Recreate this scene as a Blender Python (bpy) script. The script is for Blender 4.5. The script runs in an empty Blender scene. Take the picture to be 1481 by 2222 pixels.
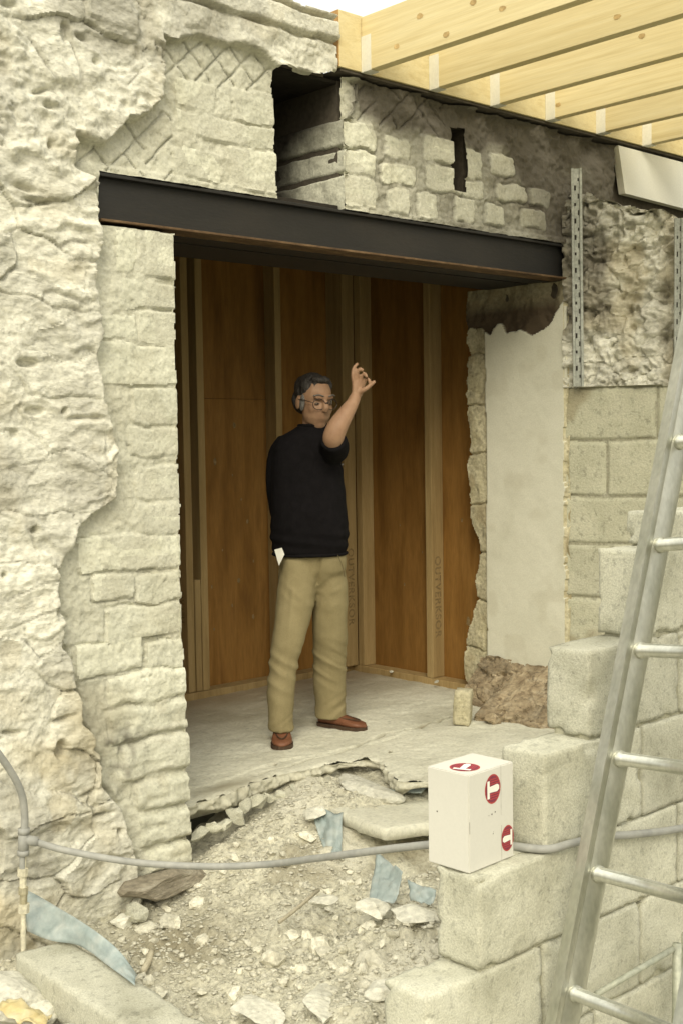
import bpy, bmesh, math, random
import numpy as np
from mathutils import Vector, Matrix
random.seed(7)
sc = bpy.context.scene
COL = sc.collection
# ------------------------------------------------------------------ camera
cam = bpy.data.cameras.new('camera')
cam.sensor_fit = 'VERTICAL'; cam.sensor_height = 36.0; cam.lens = 43.41
cam.clip_start = 0.05; cam.clip_end = 2000
camo = bpy.data.objects.new('camera', cam); COL.objects.link(camo)
YAW, PIT, ROL = [math.radians(a) for a in (42.478, 3.313, -0.845)]
fw = Vector((math.sin(YAW)*math.cos(PIT), math.cos(YAW)*math.cos(PIT), -math.sin(PIT)))
rt = Vector((math.cos(YAW), -math.sin(YAW), 0)); up = rt.cross(fw)
R_ = rt*math.cos(ROL)+up*math.sin(ROL); U_ = -rt*math.sin(ROL)+up*math.cos(ROL)
m4 = Matrix(((R_.x, U_.x, -fw.x, -2.664), (R_.y, U_.y, -fw.y, -3.818), (R_.z, U_.z, -fw.z, 1.406), (0, 0, 0, 1)))
camo.matrix_world = m4
sc.camera = camo
# ------------------------------------------------------------------ sky, sun, exposure
SUN_EL, SUN_DIR = 35.0, Vector((-0.71, -0.70, 0)).normalized()
w = bpy.data.worlds.new('World'); sc.world = w; w.use_nodes = True
nt = w.node_tree; nt.nodes.clear()
wo = nt.nodes.new('ShaderNodeOutputWorld'); bg = nt.nodes.new('ShaderNodeBackground'); sk = nt.nodes.new('ShaderNodeTexSky')
sk.sky_type = 'NISHITA'; sk.sun_disc = False; sk.sun_elevation = math.radians(SUN_EL)
sk.sun_rotation = math.atan2(SUN_DIR.x, SUN_DIR.y)
sk.air_density = 1.0; sk.dust_density = 7.0; sk.ozone_density = 0.3
# an even cloud layer over the sky
mxs = nt.nodes.new('ShaderNodeMix'); mxs.data_type = 'RGBA'; mxs.inputs[0].default_value = .8
tcn = nt.nodes.new('ShaderNodeTexCoord'); sx_ = nt.nodes.new('ShaderNodeSeparateXYZ'); nt.links.new(tcn.outputs['Generated'], sx_.inputs[0])
mrn = nt.nodes.new('ShaderNodeMapRange'); mrn.inputs[3].default_value = 1/3; mrn.inputs[4].default_value = 1.0; nt.links.new(sx_.outputs['Z'], mrn.inputs[0])   # CIE overcast: zenith three times the horizon
vmn = nt.nodes.new('ShaderNodeVectorMath'); vmn.operation = 'SCALE'; vmn.inputs[0].default_value = (14.0, 13.8, 13.7); nt.links.new(mrn.outputs[0], vmn.inputs['Scale']); nt.links.new(vmn.outputs[0], mxs.inputs[7])
bg.inputs['Strength'].default_value = 0.15
nt.links.new(sk.outputs[0], mxs.inputs[6]); nt.links.new(mxs.outputs[2], bg.inputs[0]); nt.links.new(bg.outputs[0], wo.inputs[0])
sl = bpy.data.lights.new('sun', 'SUN'); sl.energy = 1.5; sl.angle = math.radians(26); sl.color = (1.0, 0.95, 0.86)
so = bpy.data.objects.new('sun', sl); COL.objects.link(so)
sd = Vector((SUN_DIR.x*math.cos(math.radians(SUN_EL)), SUN_DIR.y*math.cos(math.radians(SUN_EL)), math.sin(math.radians(SUN_EL))))
so.rotation_euler = sd.to_track_quat('Z', 'Y').to_euler()
sc.view_settings.view_transform = 'Standard'; sc.view_settings.look = 'None'
sc.view_settings.gamma = 1.0; sc.view_settings.use_curve_mapping = False
sc.view_settings.exposure = 0.27
sc.view_settings.use_white_balance = True
sc.view_settings.white_balance_temperature = 7150
sc.view_settings.white_balance_tint = 3
sc.cycles.max_bounces = 8; sc.cycles.diffuse_bounces = 5

# ------------------------------------------------------------------ noise (numpy)
def _h(ix, iy, s):
    n = (ix.astype(np.int64)*374761393 + iy.astype(np.int64)*668265263 + s*974634777) & 0xffffffff
    n = ((n ^ (n >> 13))*1274126177) & 0xffffffff
    n = ((n ^ (n >> 16))*2246822519) & 0xffffffff
    return ((n ^ (n >> 15)) & 0xffffff)/float(0xffffff)
def vn(x, y, s=0):
    x = np.asarray(x, float); y = np.asarray(y, float)
    ix = np.floor(x); iy = np.floor(y); fx = x-ix; fy = y-iy
    fx = fx*fx*fx*(fx*(fx*6-15)+10); fy = fy*fy*fy*(fy*(fy*6-15)+10)
    a = _h(ix, iy, s); b = _h(ix+1, iy, s); c = _h(ix, iy+1, s); d = _h(ix+1, iy+1, s)
    return (a*(1-fx)+b*fx)*(1-fy)+(c*(1-fx)+d*fx)*fy
def fbm(x, y, o=4, s=0, g=.5):
    t = 0; amp = 1.; tot = 0
    for i in range(o):
        t = t+amp*(vn(x*2**i+i*17.3, y*2**i-i*9.1, s+i)*2-1); tot += amp; amp *= g
    return t/tot*1.6
def ridge(x, y, o=3, s=0):
    t = 0; amp = 1.; tot = 0
    for i in range(o):
        t = t+amp*(1-np.abs(vn(x*2**i, y*2**i, s+i)*2-1)*2); tot += amp; amp *= .5
    return t/tot
def worley(x, y, s=0, jit=.9):
    ix = np.floor(x); iy = np.floor(y)
    f1 = np.full(x.shape, 9.); f2 = f1.copy(); idd = np.zeros(x.shape); dx = f1*0; dy = f1*0
    for j in (-1, 0, 1):
        for i in (-1, 0, 1):
            cx = ix+i; cy = iy+j
            px = cx+.5+(_h(cx, cy, s)-.5)*jit; py = cy+.5+(_h(cx, cy, s+91)-.5)*jit
            d = np.hypot(x-px, y-py); k = cx*4001+cy
            n = d < f1
            f2 = np.where(n, f1, np.minimum(f2, d)); idd = np.where(n, k, idd)
            dx = np.where(n, x-px, dx); dy = np.where(n, y-py, dy); f1 = np.where(n, d, f1)
    return f1, f2, idd, dx, dy
def ss(a, b, x):
    t = np.clip((x-a)/(b-a), 0, 1); return t*t*(3-2*t)
def hid(i, s): return _h(i, i*0+3, s)
def seg_dist(x, y, pts):
    d = np.full(x.shape, 9.)
    for (x0, y0), (x1, y1) in zip(pts[:-1], pts[1:]):
        vx, vy = x1-x0, y1-y0; L = vx*vx+vy*vy+1e-12
        t = np.clip(((x-x0)*vx+(y-y0)*vy)/L, 0, 1)
        d = np.minimum(d, np.hypot(x-x0-t*vx, y-y0-t*vy))
    return d
def inside(x, y, pts):
    r = np.zeros(x.shape, bool); n = len(pts)
    for i in range(n):
        x0, y0 = pts[i]; x1, y1 = pts[(i+1) % n]
        if y0 == y1: continue
        c = ((y0 > y) != (y1 > y)) & (x < (x1-x0)*(y-y0)/(y1-y0)+x0)
        r ^= c
    return r

# ------------------------------------------------------------------ materials
def mk(name, cols, scale=6., rough=.9, bump=.25, bscale=60., stretch=(1, 1, 1), fine=.25, rnd=.12,
       stain=None, stain2=None, metal=0., pits=0., pit_scale=90., spec=.3, coat=0., detail=8., space='pos', ramp=(.25, .75), dist=.4, speck=0., speck_scale=38., mid=0.):
    m = bpy.data.materials.new(name); m.use_nodes = True; t = m.node_tree; N = t.nodes; L = t.links
    b = N['Principled BSDF']; b.inputs['Roughness'].default_value = rough; b.inputs['Metallic'].default_value = metal
    b.inputs['Specular IOR Level'].default_value = spec
    if space == 'pos':
        g = N.new('ShaderNodeNewGeometry'); vec = g.outputs['Position']
    else:
        g = N.new('ShaderNodeTexCoord'); vec = g.outputs['Object']
    mp = N.new('ShaderNodeMapping'); mp.inputs['Scale'].default_value = stretch; L.new(vec, mp.inputs[0])
    n1 = N.new('ShaderNodeTexNoise'); n1.inputs['Scale'].default_value = scale; n1.inputs['Detail'].default_value = detail
    n1.inputs['Distortion'].default_value = dist; L.new(mp.outputs[0], n1.inputs['Vector'])
    r = N.new('ShaderNodeValToRGB'); e = r.color_ramp.elements
    k = len(cols)
    while len(e) < k: e.new(.5)
    for i, c in enumerate(cols):
        e[i].position = ramp[0]+(ramp[1]-ramp[0])*i/(max(1, k-1)); e[i].color = (*c, 1)
    L.new(n1.outputs['Fac'], r.inputs[0]); col = r.outputs[0]
    n2 = N.new('ShaderNodeTexNoise'); n2.inputs['Scale'].default_value = bscale; n2.inputs['Detail'].default_value = 6
    L.new(mp.outputs[0], n2.inputs['Vector'])
    def mulv(col, fac_socket, lo, hi):
        mr = N.new('ShaderNodeMapRange'); mr.inputs[1].default_value = .25; mr.inputs[2].default_value = .75
        mr.inputs[3].default_value = lo; mr.inputs[4].default_value = hi; L.new(fac_socket, mr.inputs[0])
        h = N.new('ShaderNodeHueSaturation'); L.new(mr.outputs[0], h.inputs['Value']); L.new(col, h.inputs['Color']); return h.outputs[0]
    if fine: col = mulv(col, n2.outputs['Fac'], 1-fine, 1+fine)
    if rnd:
        oi = N.new('ShaderNodeObjectInfo'); mr = N.new('ShaderNodeMapRange'); mr.inputs[3].default_value = 1-rnd; mr.inputs[4].default_value = 1+rnd
        L.new(oi.outputs['Random'], mr.inputs[0]); h = N.new('ShaderNodeHueSaturation'); L.new(mr.outputs[0], h.inputs['Value']); L.new(col, h.inputs['Color']); col = h.outputs[0]
    if speck:
        n4 = N.new('ShaderNodeTexNoise'); n4.inputs['Scale'].default_value = speck_scale; n4.inputs['Detail'].default_value = 7; n4.inputs['Roughness'].default_value = .7; L.new(mp.outputs[0], n4.inputs['Vector'])
        m4_ = N.new('ShaderNodeMapRange'); m4_.inputs[1].default_value = .36; m4_.inputs[2].default_value = .46; m4_.inputs[3].default_value = 1-speck; m4_.inputs[4].default_value = 1; L.new(n4.outputs['Fac'], m4_.inputs[0])
        h4 = N.new('ShaderNodeHueSaturation'); L.new(m4_.outputs[0], h4.inputs['Value']); L.new(col, h4.inputs['Color']); col = h4.outputs[0]
    for an, sc_ in (('stain', stain), ('stain2', stain2)):
        if sc_:
            at = N.new('ShaderNodeAttribute'); at.attribute_name = an
            mx = N.new('ShaderNodeMix'); mx.data_type = 'RGBA'
            L.new(at.outputs['Fac'], mx.inputs[0]); L.new(col, mx.inputs[6]); mx.inputs[7].default_value = (*sc_, 1); col = mx.outputs[2]
    hgt = n2.outputs['Fac']
    if pits:
        vo = N.new('ShaderNodeTexVoronoi'); vo.inputs['Scale'].default_value = pit_scale; L.new(mp.outputs[0], vo.inputs['Vector'])
        n3 = N.new('ShaderNodeTexNoise'); n3.inputs['Scale'].default_value = pit_scale*.35; L.new(mp.outputs[0], n3.inputs['Vector'])
        mr = N.new('ShaderNodeMapRange'); mr.inputs[1].default_value = .05; mr.inputs[2].default_value = .3; L.new(vo.outputs['Distance'], mr.inputs[0])
        m2 = N.new('ShaderNodeMapRange'); m2.inputs[1].default_value = .45; m2.inputs[2].default_value = .62; L.new(n3.outputs['Fac'], m2.inputs[0])
        mx = N.new('ShaderNodeMath'); mx.operation = 'SUBTRACT'; mx.inputs[0].default_value = 1; L.new(mr.outputs[0], mx.inputs[1])
        mm = N.new('ShaderNodeMath'); mm.operation = 'MULTIPLY'; L.new(mx.outputs[0], mm.inputs[0]); L.new(m2.outputs[0], mm.inputs[1])
        ad = N.new('ShaderNodeMath'); ad.operation = 'MULTIPLY_ADD'; L.new(mm.outputs[0], ad.inputs[0]); ad.inputs[1].default_value = -pits; L.new(hgt, ad.inputs[2]); hgt = ad.outputs[0]
    if mid:
        n5 = N.new('ShaderNodeTexNoise'); n5.inputs['Scale'].default_value = bscale*.35; n5.inputs['Detail'].default_value = 9; n5.inputs['Roughness'].default_value = .65; L.new(mp.outputs[0], n5.inputs['Vector'])
        a5 = N.new('ShaderNodeMath'); a5.operation = 'MULTIPLY_ADD'; L.new(n5.outputs['Fac'], a5.inputs[0]); a5.inputs[1].default_value = mid; L.new(hgt, a5.inputs[2]); hgt = a5.outputs[0]
    if bump:
        bu = N.new('ShaderNodeBump'); bu.inputs['Strength'].default_value = bump; bu.inputs['Distance'].default_value = .01
        L.new(hgt, bu.inputs['Height']); L.new(bu.outputs[0], b.inputs['Normal'])
    L.new(col, b.inputs['Base Color'])
    m['bsdf'] = 1
    return m
M = {}
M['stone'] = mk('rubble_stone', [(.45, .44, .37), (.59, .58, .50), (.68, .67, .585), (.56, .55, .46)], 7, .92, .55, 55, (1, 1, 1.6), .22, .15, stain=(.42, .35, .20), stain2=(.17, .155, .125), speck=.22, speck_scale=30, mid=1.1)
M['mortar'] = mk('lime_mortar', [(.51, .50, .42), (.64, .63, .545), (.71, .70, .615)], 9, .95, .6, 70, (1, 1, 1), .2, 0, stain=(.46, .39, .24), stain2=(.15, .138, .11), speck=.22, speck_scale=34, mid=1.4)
M['brick'] = mk('pale_brick', [(.50, .50, .405), (.60, .60, .50), (.66, .66, .555)], 8, .92, .4, 80, (1, 1, 1), .16, .10, stain=(.36, .31, .18), stain2=(.085, .074, .06), speck=.20, speck_scale=42, mid=.8)
M['render'] = mk('grey_render', [(.48, .475, .39), (.55, .545, .455), (.61, .605, .51)], 6, .95, .4, 90, (1, 1, 1), .14, 0, stain=(.36, .31, .19), stain2=(.10, .087, .07), speck=.2, speck_scale=40, mid=1.5)
M['core'] = mk('wall_core', [(.07, .06, .045), (.11, .095, .075)], 6, .95, .3, 40)
M['concrete'] = mk('concrete_block', [(.35, .345, .27), (.45, .445, .36), (.53, .525, .435), (.47, .465, .375)], 5, .95, .32, 190, (1, 1, 1), .2, .11, pits=.9, pit_scale=170, speck=.26, speck_scale=42, mid=.8, ramp=(.3, .72))
M['blockwall'] = mk('old_concrete_block', [(.40, .395, .295), (.455, .45, .345), (.51, .50, .395)], 5, .95, .35, 110, (1, 1, 1), .14, .06, pits=.6, pit_scale=60, stain=(.26, .22, .13), stain2=(.1, .09, .07), speck=.3, speck_scale=28, mid=.6)
M['blockjoint'] = mk('block_joint_mortar', [(.34, .33, .24), (.43, .42, .33)], 12, .95, .5, 90)
M['plaster'] = mk('plaster', [(.64, .635, .525), (.70, .695, .585), (.74, .735, .625)], 3.5, .85, .12, 120, (1, 1, 1), .06, 0, stain=(.40, .36, .24), stain2=(.10, .075, .05))
M['rawjamb'] = mk('raw_jamb', [(.44, .40, .26), (.54, .50, .36)], 10, .95, .5, 60, stain=(.36, .29, .17), stain2=(.10, .075, .05), speck=.3, mid=2)
M['brownstone'] = mk('brown_stone', [(.20, .15, .095), (.33, .265, .175), (.44, .375, .27)], 14, .95, .7, 50, (1, 1, 2), .3, .2, speck=.45, speck_scale=26, mid=2.5)
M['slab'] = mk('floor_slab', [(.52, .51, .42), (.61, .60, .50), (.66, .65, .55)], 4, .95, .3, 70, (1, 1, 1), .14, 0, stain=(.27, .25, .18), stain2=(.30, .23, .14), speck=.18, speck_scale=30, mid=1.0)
M['ground'] = mk('dirt_ground', [(.40, .38, .29), (.52, .50, .40), (.61, .59, .48), (.49, .465, .36)], 9, .97, .8, 70, (1, 1, 1), .3, 0, stain=(.27, .24, .165), stain2=(.64, .62, .52), speck=.4, speck_scale=45, mid=2.5)
M['farground'] = mk('far_ground', [(.10, .10, .06), (.15, .14, .085)], 2, .97, .3, 30)
M['gravel'] = mk('gravel', [(.50, .48, .385), (.62, .60, .50), (.69, .67, .57)], 25, .95, .4, 90, rnd=.2, speck=.3, mid=1.5)
M['steel'] = mk('steel_beam_paint', [(.008, .0075, .0075), (.013, .012, .011), (.024, .020, .016)], 5, .6, .08, 120, (.3, 1, 1), .15, 0, spec=.5)
M['rust'] = mk('rusty_steel', [(.05, .032, .02), (.11, .066, .034), (.20, .13, .07)], 20, .8, .2, 120, (.4, 1, 1), .3, 0)
M['joist'] = mk('new_softwood', [(.59, .485, .26), (.66, .56, .32), (.70, .605, .365)], 5, .75, .05, 26, (3, .30, 9), .07, .10, space='pos', ramp=(.3, .7))
M['knot'] = mk('wood_knot', [(.42, .29, .125), (.50, .36, .17)], 60, .8, 0, 60, rnd=.1)
M['joistend'] = mk('softwood_end', [(.40, .23, .09), (.52, .31, .12)], 30, .8, .1, 80, (1, 1, 1), .15, .05)
M['hanger'] = mk('galvanised_hanger', [(.70, .69, .61), (.76, .75, .67)], 8, .6, .02, 80, rnd=.05, metal=.1, fine=.06)
M['galv'] = mk('galvanised_steel', [(.27, .285, .255), (.34, .355, .32), (.40, .41, .375)], 25, .5, .05, 90, metal=.55, rnd=0)
M['slate'] = mk('dark_slate', [(.16, .14, .105), (.27, .24, .185), (.40, .37, .30)], 9, .9, .6, 50, (1, 1, 4), .3, .1, mid=2)
M['dark'] = mk('soot_dark', [(.02, .017, .013), (.035, .03, .024)], 8, .95, .2, 40)
M['ply'] = mk('plywood', [(.13, .060, .014), (.205, .100, .023), (.265, .136, .036), (.18, .085, .020)], 4, .75, .10, 40, (2.4, 2.4, .35), .14, .10)
M['stud'] = mk('stud_timber', [(.27, .185, .08), (.34, .24, .11), (.40, .29, .14)], 6, .8, .08, 60, (5, 5, .35), .12, .08)
M['ink'] = mk('stamp_ink', [(.20, .14, .062), (.26, .185, .09)], 60, .9, 0, 60, fine=.3, rnd=0)
M['board'] = mk('plasterboard', [(.80, .79, .70), (.84, .83, .74)], 2.5, .8, .05, 100, fine=.04, rnd=0)
M['alu'] = mk('weathered_aluminium', [(.42, .43, .37), (.53, .535, .475), (.62, .62, .56)], 14, .34, .08, 90, (1, 1, .5), .12, .04, metal=.85)
M['hose'] = mk('grey_pipe', [(.26, .265, .25), (.36, .36, .335)], 20, .6, .05, 60, fine=.1, rnd=0)
M['brass'] = mk('dusty_brass', [(.40, .36, .24), (.52, .485, .36)], 40, .55, .1, 90, metal=.5, rnd=.1)
M['cream'] = mk('cream_plastic', [(.50, .47, .36), (.60, .57, .45)], 40, .6, .05, 90, rnd=.1)
M['box'] = mk('white_cardboard', [(.58, .57, .52), (.62, .61, .56)], 3, .75, .03, 120, fine=.02, rnd=0)
M['boxline'] = mk('box_crease', [(.36, .33, .29), (.42, .4, .36)], 30, .9, 0, 60, rnd=0)
M['red'] = mk('red_print', [(.36, .045, .05), (.44, .065, .06)], 40, .7, 0, 160, fine=.1, rnd=0)
M['maroon'] = mk('maroon_print', [(.17, .03, .055), (.23, .045, .07)], 60, .7, 0, 160, fine=.15, rnd=0)
M['whiteink'] = mk('white_print', [(.78, .76, .70), (.81, .79, .73)], 20, .7, 0, 100, fine=.02, rnd=0)
M['bluesheet'] = mk('blue_plastic_sheet', [(.25, .31, .31), (.33, .385, .38), (.46, .49, .465)], 18, .45, .25, 40, fine=.15, rnd=.06, spec=.5)
M['amber'] = mk('added_amber_sheet', [(.46, .36, .15), (.58, .49, .27), (.64, .58, .42)], 14, .35, .3, 40, fine=.2, rnd=0, spec=.6)
M['wood'] = mk('old_wood', [(.38, .34, .25), (.52, .48, .37)], 8, .9, .3, 60, (4, 4, .6), .2, .1)
M['greymetal'] = mk('trestle_metal', [(.35, .37, .30), (.46, .47, .39)], 20, .6, .1, 60, metal=.2, rnd=0)
M['skin'] = mk('skin', [(.27, .155, .095), (.35, .215, .135)], 18, .55, .03, 90, fine=.05, rnd=0, space='obj')
M['jumper'] = mk('dark_jumper', [(.005, .0045, .005), (.009, .008, .009)], 30, .95, .2, 260, fine=.15, rnd=0, spec=.1, space='obj')
M['trouser'] = mk('khaki_trousers', [(.235, .195, .105), (.285, .24, .135)], 12, .92, .15, 220, fine=.08, rnd=0, spec=.15, space='obj')
M['seam'] = mk('trouser_seam', [(.12, .095, .05), (.16, .13, .07)], 20, .9, 0, 60, rnd=0)
M['shoe'] = mk('brown_leather', [(.13, .05, .025), (.21, .09, .05)], 20, .5, .05, 80, fine=.1, rnd=0, space='obj')
M['sole'] = mk('shoe_sole', [(.05, .03, .02), (.08, .05, .03)], 20, .8, .05, 80, rnd=0, space='obj')
M['hair'] = mk('dark_hair', [(.02, .017, .015), (.045, .040, .036), (.12, .112, .105)], 9, .5, .5, 60, (14, 14, 3), .3, 0, space='obj', ramp=(.35, .85))
M['grey'] = mk('grey_sideburn', [(.10, .095, .09), (.20, .19, .175)], 9, .7, .3, 60, (14, 14, 3), .3, 0, space='obj')
M['frame'] = mk('spectacle_frame', [(.02, .012, .008), (.035, .02, .012)], 20, .3, 0, 60, rnd=0, spec=.5)
M['eye'] = mk('eye', [(.13, .10, .075), (.17, .13, .10)], 20, .3, 0, 60, rnd=0)
M['lip'] = mk('lip', [(.26, .09, .06), (.33, .13, .09)], 20, .5, 0, 60, rnd=0)
M['paper'] = mk('white_paper', [(.75, .74, .68), (.79, .78, .72)], 20, .8, 0, 60, fine=.02, rnd=0)
def glassy(name, col, rough, trans):
    m = bpy.data.materials.new(name); m.use_nodes = True; b = m.node_tree.nodes['Principled BSDF']
    b.inputs['Base Color'].default_value = (*col, 1); b.inputs['Roughness'].default_value = rough; b.inputs['Transmission Weight'].default_value = trans
    return m
M['lens'] = glassy('spectacle_lens', (.9, .88, .84), .05, .95)

# ------------------------------------------------------------------ object helpers
def tag(o, label=None, cat=None, group=None, kind=None):
    if label: o['label'] = label
    if cat: o['category'] = cat
    if group: o['group'] = group
    if kind: o['kind'] = kind
    return o
def link(name, me, mat, parent=None, loc=None):
    o = bpy.data.objects.new(name, me); COL.objects.link(o)
    if mat is not None and len(me.materials) == 0: me.materials.append(M[mat] if isinstance(mat, str) else mat)
    if loc is not None: o.location = loc
    if parent is not None:
        o.parent = parent; o.matrix_parent_inverse = parent.matrix_basis.inverted()
    return o
def empty(name, loc=(0, 0, 0)):
    o = bpy.data.objects.new(name, None); o.location = loc; o.empty_display_size = .1; COL.objects.link(o); return o
def mesh_np(name, V, F, smooth=True, attrs=None):
    V = np.ascontiguousarray(V, np.float32); F = np.ascontiguousarray(F, np.int32); k = F.shape[1]
    me = bpy.data.meshes.new(name); me.vertices.add(len(V)); me.vertices.foreach_set('co', V.ravel())
    me.loops.add(F.size); me.loops.foreach_set('vertex_index', F.ravel())
    me.polygons.add(len(F)); me.polygons.foreach_set('loop_start', np.arange(0, F.size, k, dtype=np.int32))
    me.polygons.foreach_set('loop_total', np.full(len(F), k, np.int32))
    if smooth: me.polygons.foreach_set('use_smooth', np.ones(len(F), bool))
    for an, a in (attrs or {}).items():
        at = me.attributes.new(an, 'FLOAT', 'POINT'); at.data.foreach_set('value', np.ascontiguousarray(a, np.float32))
    me.update(calc_edges=True); return me
def relief(P, L, spec, attrs=None, flip=False):
    """P (n,m,3) world points, L (n-1,m-1) labels, spec(label) -> (name, material, parent)"""
    n, m = L.shape[0]+1, L.shape[1]+1
    idx = np.arange(n*m).reshape(n, m)
    Q = np.stack([idx[:-1, :-1], idx[:-1, 1:], idx[1:, 1:], idx[1:, :-1]], -1).reshape(-1, 4)
    if flip: Q = Q[:, ::-1]
    Lf = L.ravel(); Pf = P.reshape(-1, 3); order = np.argsort(Lf, kind='stable'); Ls = Lf[order]
    ul, st = np.unique(Ls, return_index=True); st = list(st)+[len(Ls)]
    out = {}
    for i, l in enumerate(ul):
        if l < 0: continue
        q = Q[order[st[i]:st[i+1]]]; uv, inv = np.unique(q, return_inverse=True)
        at = {k: a.ravel()[uv] for k, a in (attrs or {}).items()}
        name, mat, par = spec(int(l))
        me = mesh_np(name, Pf[uv], inv.reshape(-1, 4), True, at)
        out[int(l)] = link(name, me, mat, par)
    return out
def bm_link(name, bm, mat, parent=None, smooth=False, bev=0, loc=None):
    if bev: bmesh.ops.bevel(bm, geom=[e for e in bm.edges], offset=bev, segments=2, affect='EDGES', profile=.5)
    bmesh.ops.recalc_face_normals(bm, faces=bm.faces)
    me = bpy.data.meshes.new(name); bm.to_mesh(me); bm.free()
    if smooth:
        for p in me.polygons: p.use_smooth = True
    return link(name, me, mat, parent, loc)
def add_box(bm, x0, y0, z0, x1, y1, z1):
    v = [bm.verts.new(c) for c in ((x0, y0, z0), (x1, y0, z0), (x1, y1, z0), (x0, y1, z0), (x0, y0, z1), (x1, y0, z1), (x1, y1, z1), (x0, y1, z1))]
    for f in ((0, 3, 2, 1), (4, 5, 6, 7), (0, 1, 5, 4), (1, 2, 6, 5), (2, 3, 7, 6), (3, 0, 4, 7)): bm.faces.new([v[i] for i in f])
def box(name, b, mat, parent=None, bev=.003):
    bm = bmesh.new(); add_box(bm, *b); return bm_link(name, bm, mat, parent, False, bev)
def boxes(name, bs, mat, parent=None):
    bm = bmesh.new()
    for b in bs: add_box(bm, *b)
    return bm_link(name, bm, mat, parent)
def catmull(pts, n=8):
    P = [Vector(p) for p in pts]; P = [P[0]*2-P[1]]+P+[P[-1]*2-P[-2]]; out = []
    for i in range(1, len(P)-2):
        a, b, c, d = P[i-1:i+3]
        for k in range(n):
            t = k/n
            out.append(.5*((2*b)+(c-a)*t+(2*a-5*b+4*c-d)*t*t+(3*b-a-3*c+d)*t**3))
    out.append(P[-2]); return out
def loft(bm, path, radii, seg=14, cap=True, ref=None):
    """tube through path; radii: r or (r1,r2) per point"""
    P = [Vector(p) for p in path]; rings = []
    ref = Vector(ref) if ref else None
    t0 = (P[1]-P[0]).normalized()
    a = ref if ref else (Vector((0, 0, 1)) if abs(t0.z) < .9 else Vector((1, 0, 0)))
    nrm = (a-t0*a.dot(t0)).normalized()
    for i, p in enumerate(P):
        t = ((P[min(i+1, len(P)-1)])-(P[max(i-1, 0)])).normalized()
        nrm = (nrm-t*nrm.dot(t)).normalized(); bi = t.cross(nrm)
        r = radii[i] if isinstance(radii, (list, tuple)) else radii
        r1, r2 = r if isinstance(r, (list, tuple)) else (r, r)
        rings.append([bm.verts.new(p+nrm*(r1*math.cos(2*math.pi*k/seg))+bi*(r2*math.sin(2*math.pi*k/seg))) for k in range(seg)])
    for A, B in zip(rings[:-1], rings[1:]):
        for k in range(seg): bm.faces.new((A[k], A[(k+1) % seg], B[(k+1) % seg], B[k]))
    if cap: bm.faces.new(rings[0][::-1]); bm.faces.new(rings[-1])
def tube(name, pts, r, mat, parent=None, seg=12, n=8, smooth=True):
    bm = bmesh.new(); loft(bm, catmull(pts, n) if n > 1 else pts, r, seg); return bm_link(name, bm, mat, parent, smooth)
def rough_box_mesh(name, sx, sy, sz, res=.02, rnd=.012, amp=.003, seed=0, chips=.012):
    """rounded, worn block centred on the origin"""
    n = [max(2, int(round(s/res))) for s in (sx, sy, sz)]
    V = {}; vs = []; F = []
    def vid(i, j, k):
        if (i, j, k) not in V:
            V[(i, j, k)] = len(vs); vs.append((i/n[0]-.5, j/n[1]-.5, k/n[2]-.5))
        return V[(i, j, k)]
    for ax in range(3):
        a, b = [(1, 2), (2, 0), (0, 1)][ax]
        for s in (0, n[ax]):
            for i in range(n[a]):
                for j in range(n[b]):
                    q = []
                    for di, dj in ((0, 0), (1, 0), (1, 1), (0, 1)):
                        c = [0, 0, 0]; c[ax] = s; c[a] = i+di; c[b] = j+dj; q.append(vid(*c))
                    F.append(q if s else q[::-1])
    A = np.array(vs)*np.array([sx, sy, sz]); hs = np.array([sx, sy, sz])/2
    ns = vn(A[:, 0]*14+A[:, 2]*9+seed*7.1, A[:, 1]*14-A[:, 2]*11+seed*3.3, seed)
    rr = rnd*(.5+ns) + chips*np.clip(vn(A[:, 0]*25+5*seed, A[:, 1]*25+A[:, 2]*25, seed+5)-.72, 0, 1)*4
    inner = np.clip(A, -(hs-rr[:, None]), hs-rr[:, None]); d = A-inner; l = np.linalg.norm(d, axis=1)
    A = inner+d/np.maximum(l, 1e-9)[:, None]*np.minimum(l, rr)[:, None]
    A += (vn(A[:, 0]*40+seed, A[:, 1]*40+A[:, 2]*33, seed+9)-.5)[:, None]*amp*2*np.sign(A)
    return mesh_np(name, A, np.array(F), True)
def stone_mesh(name, seed, flat=.6, sub=2, rough=.28):
    bm = bmesh.new(); bmesh.ops.create_icosphere(bm, subdivisions=sub, radius=1)
    r = random.Random(seed); pl = [(Vector((r.gauss(0, 1), r.gauss(0, 1), r.gauss(0, 1))).normalized(), r.uniform(.5, .85)) for _ in range(11)]
    for v in bm.verts:
        p = v.co.copy()
        for nn, d in pl:
            e = p.dot(nn)-d
            if e > 0: p -= nn*e
        c = np.array([p.x*2.3+seed]); k = float(fbm(c, np.array([p.y*2.3+p.z*1.7]), 2, seed)[0])
        v.co = p*(1+rough*.3*k); v.co.z *= flat
    me = bpy.data.meshes.new(name); bm.to_mesh(me); bm.free(); return me

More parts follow.
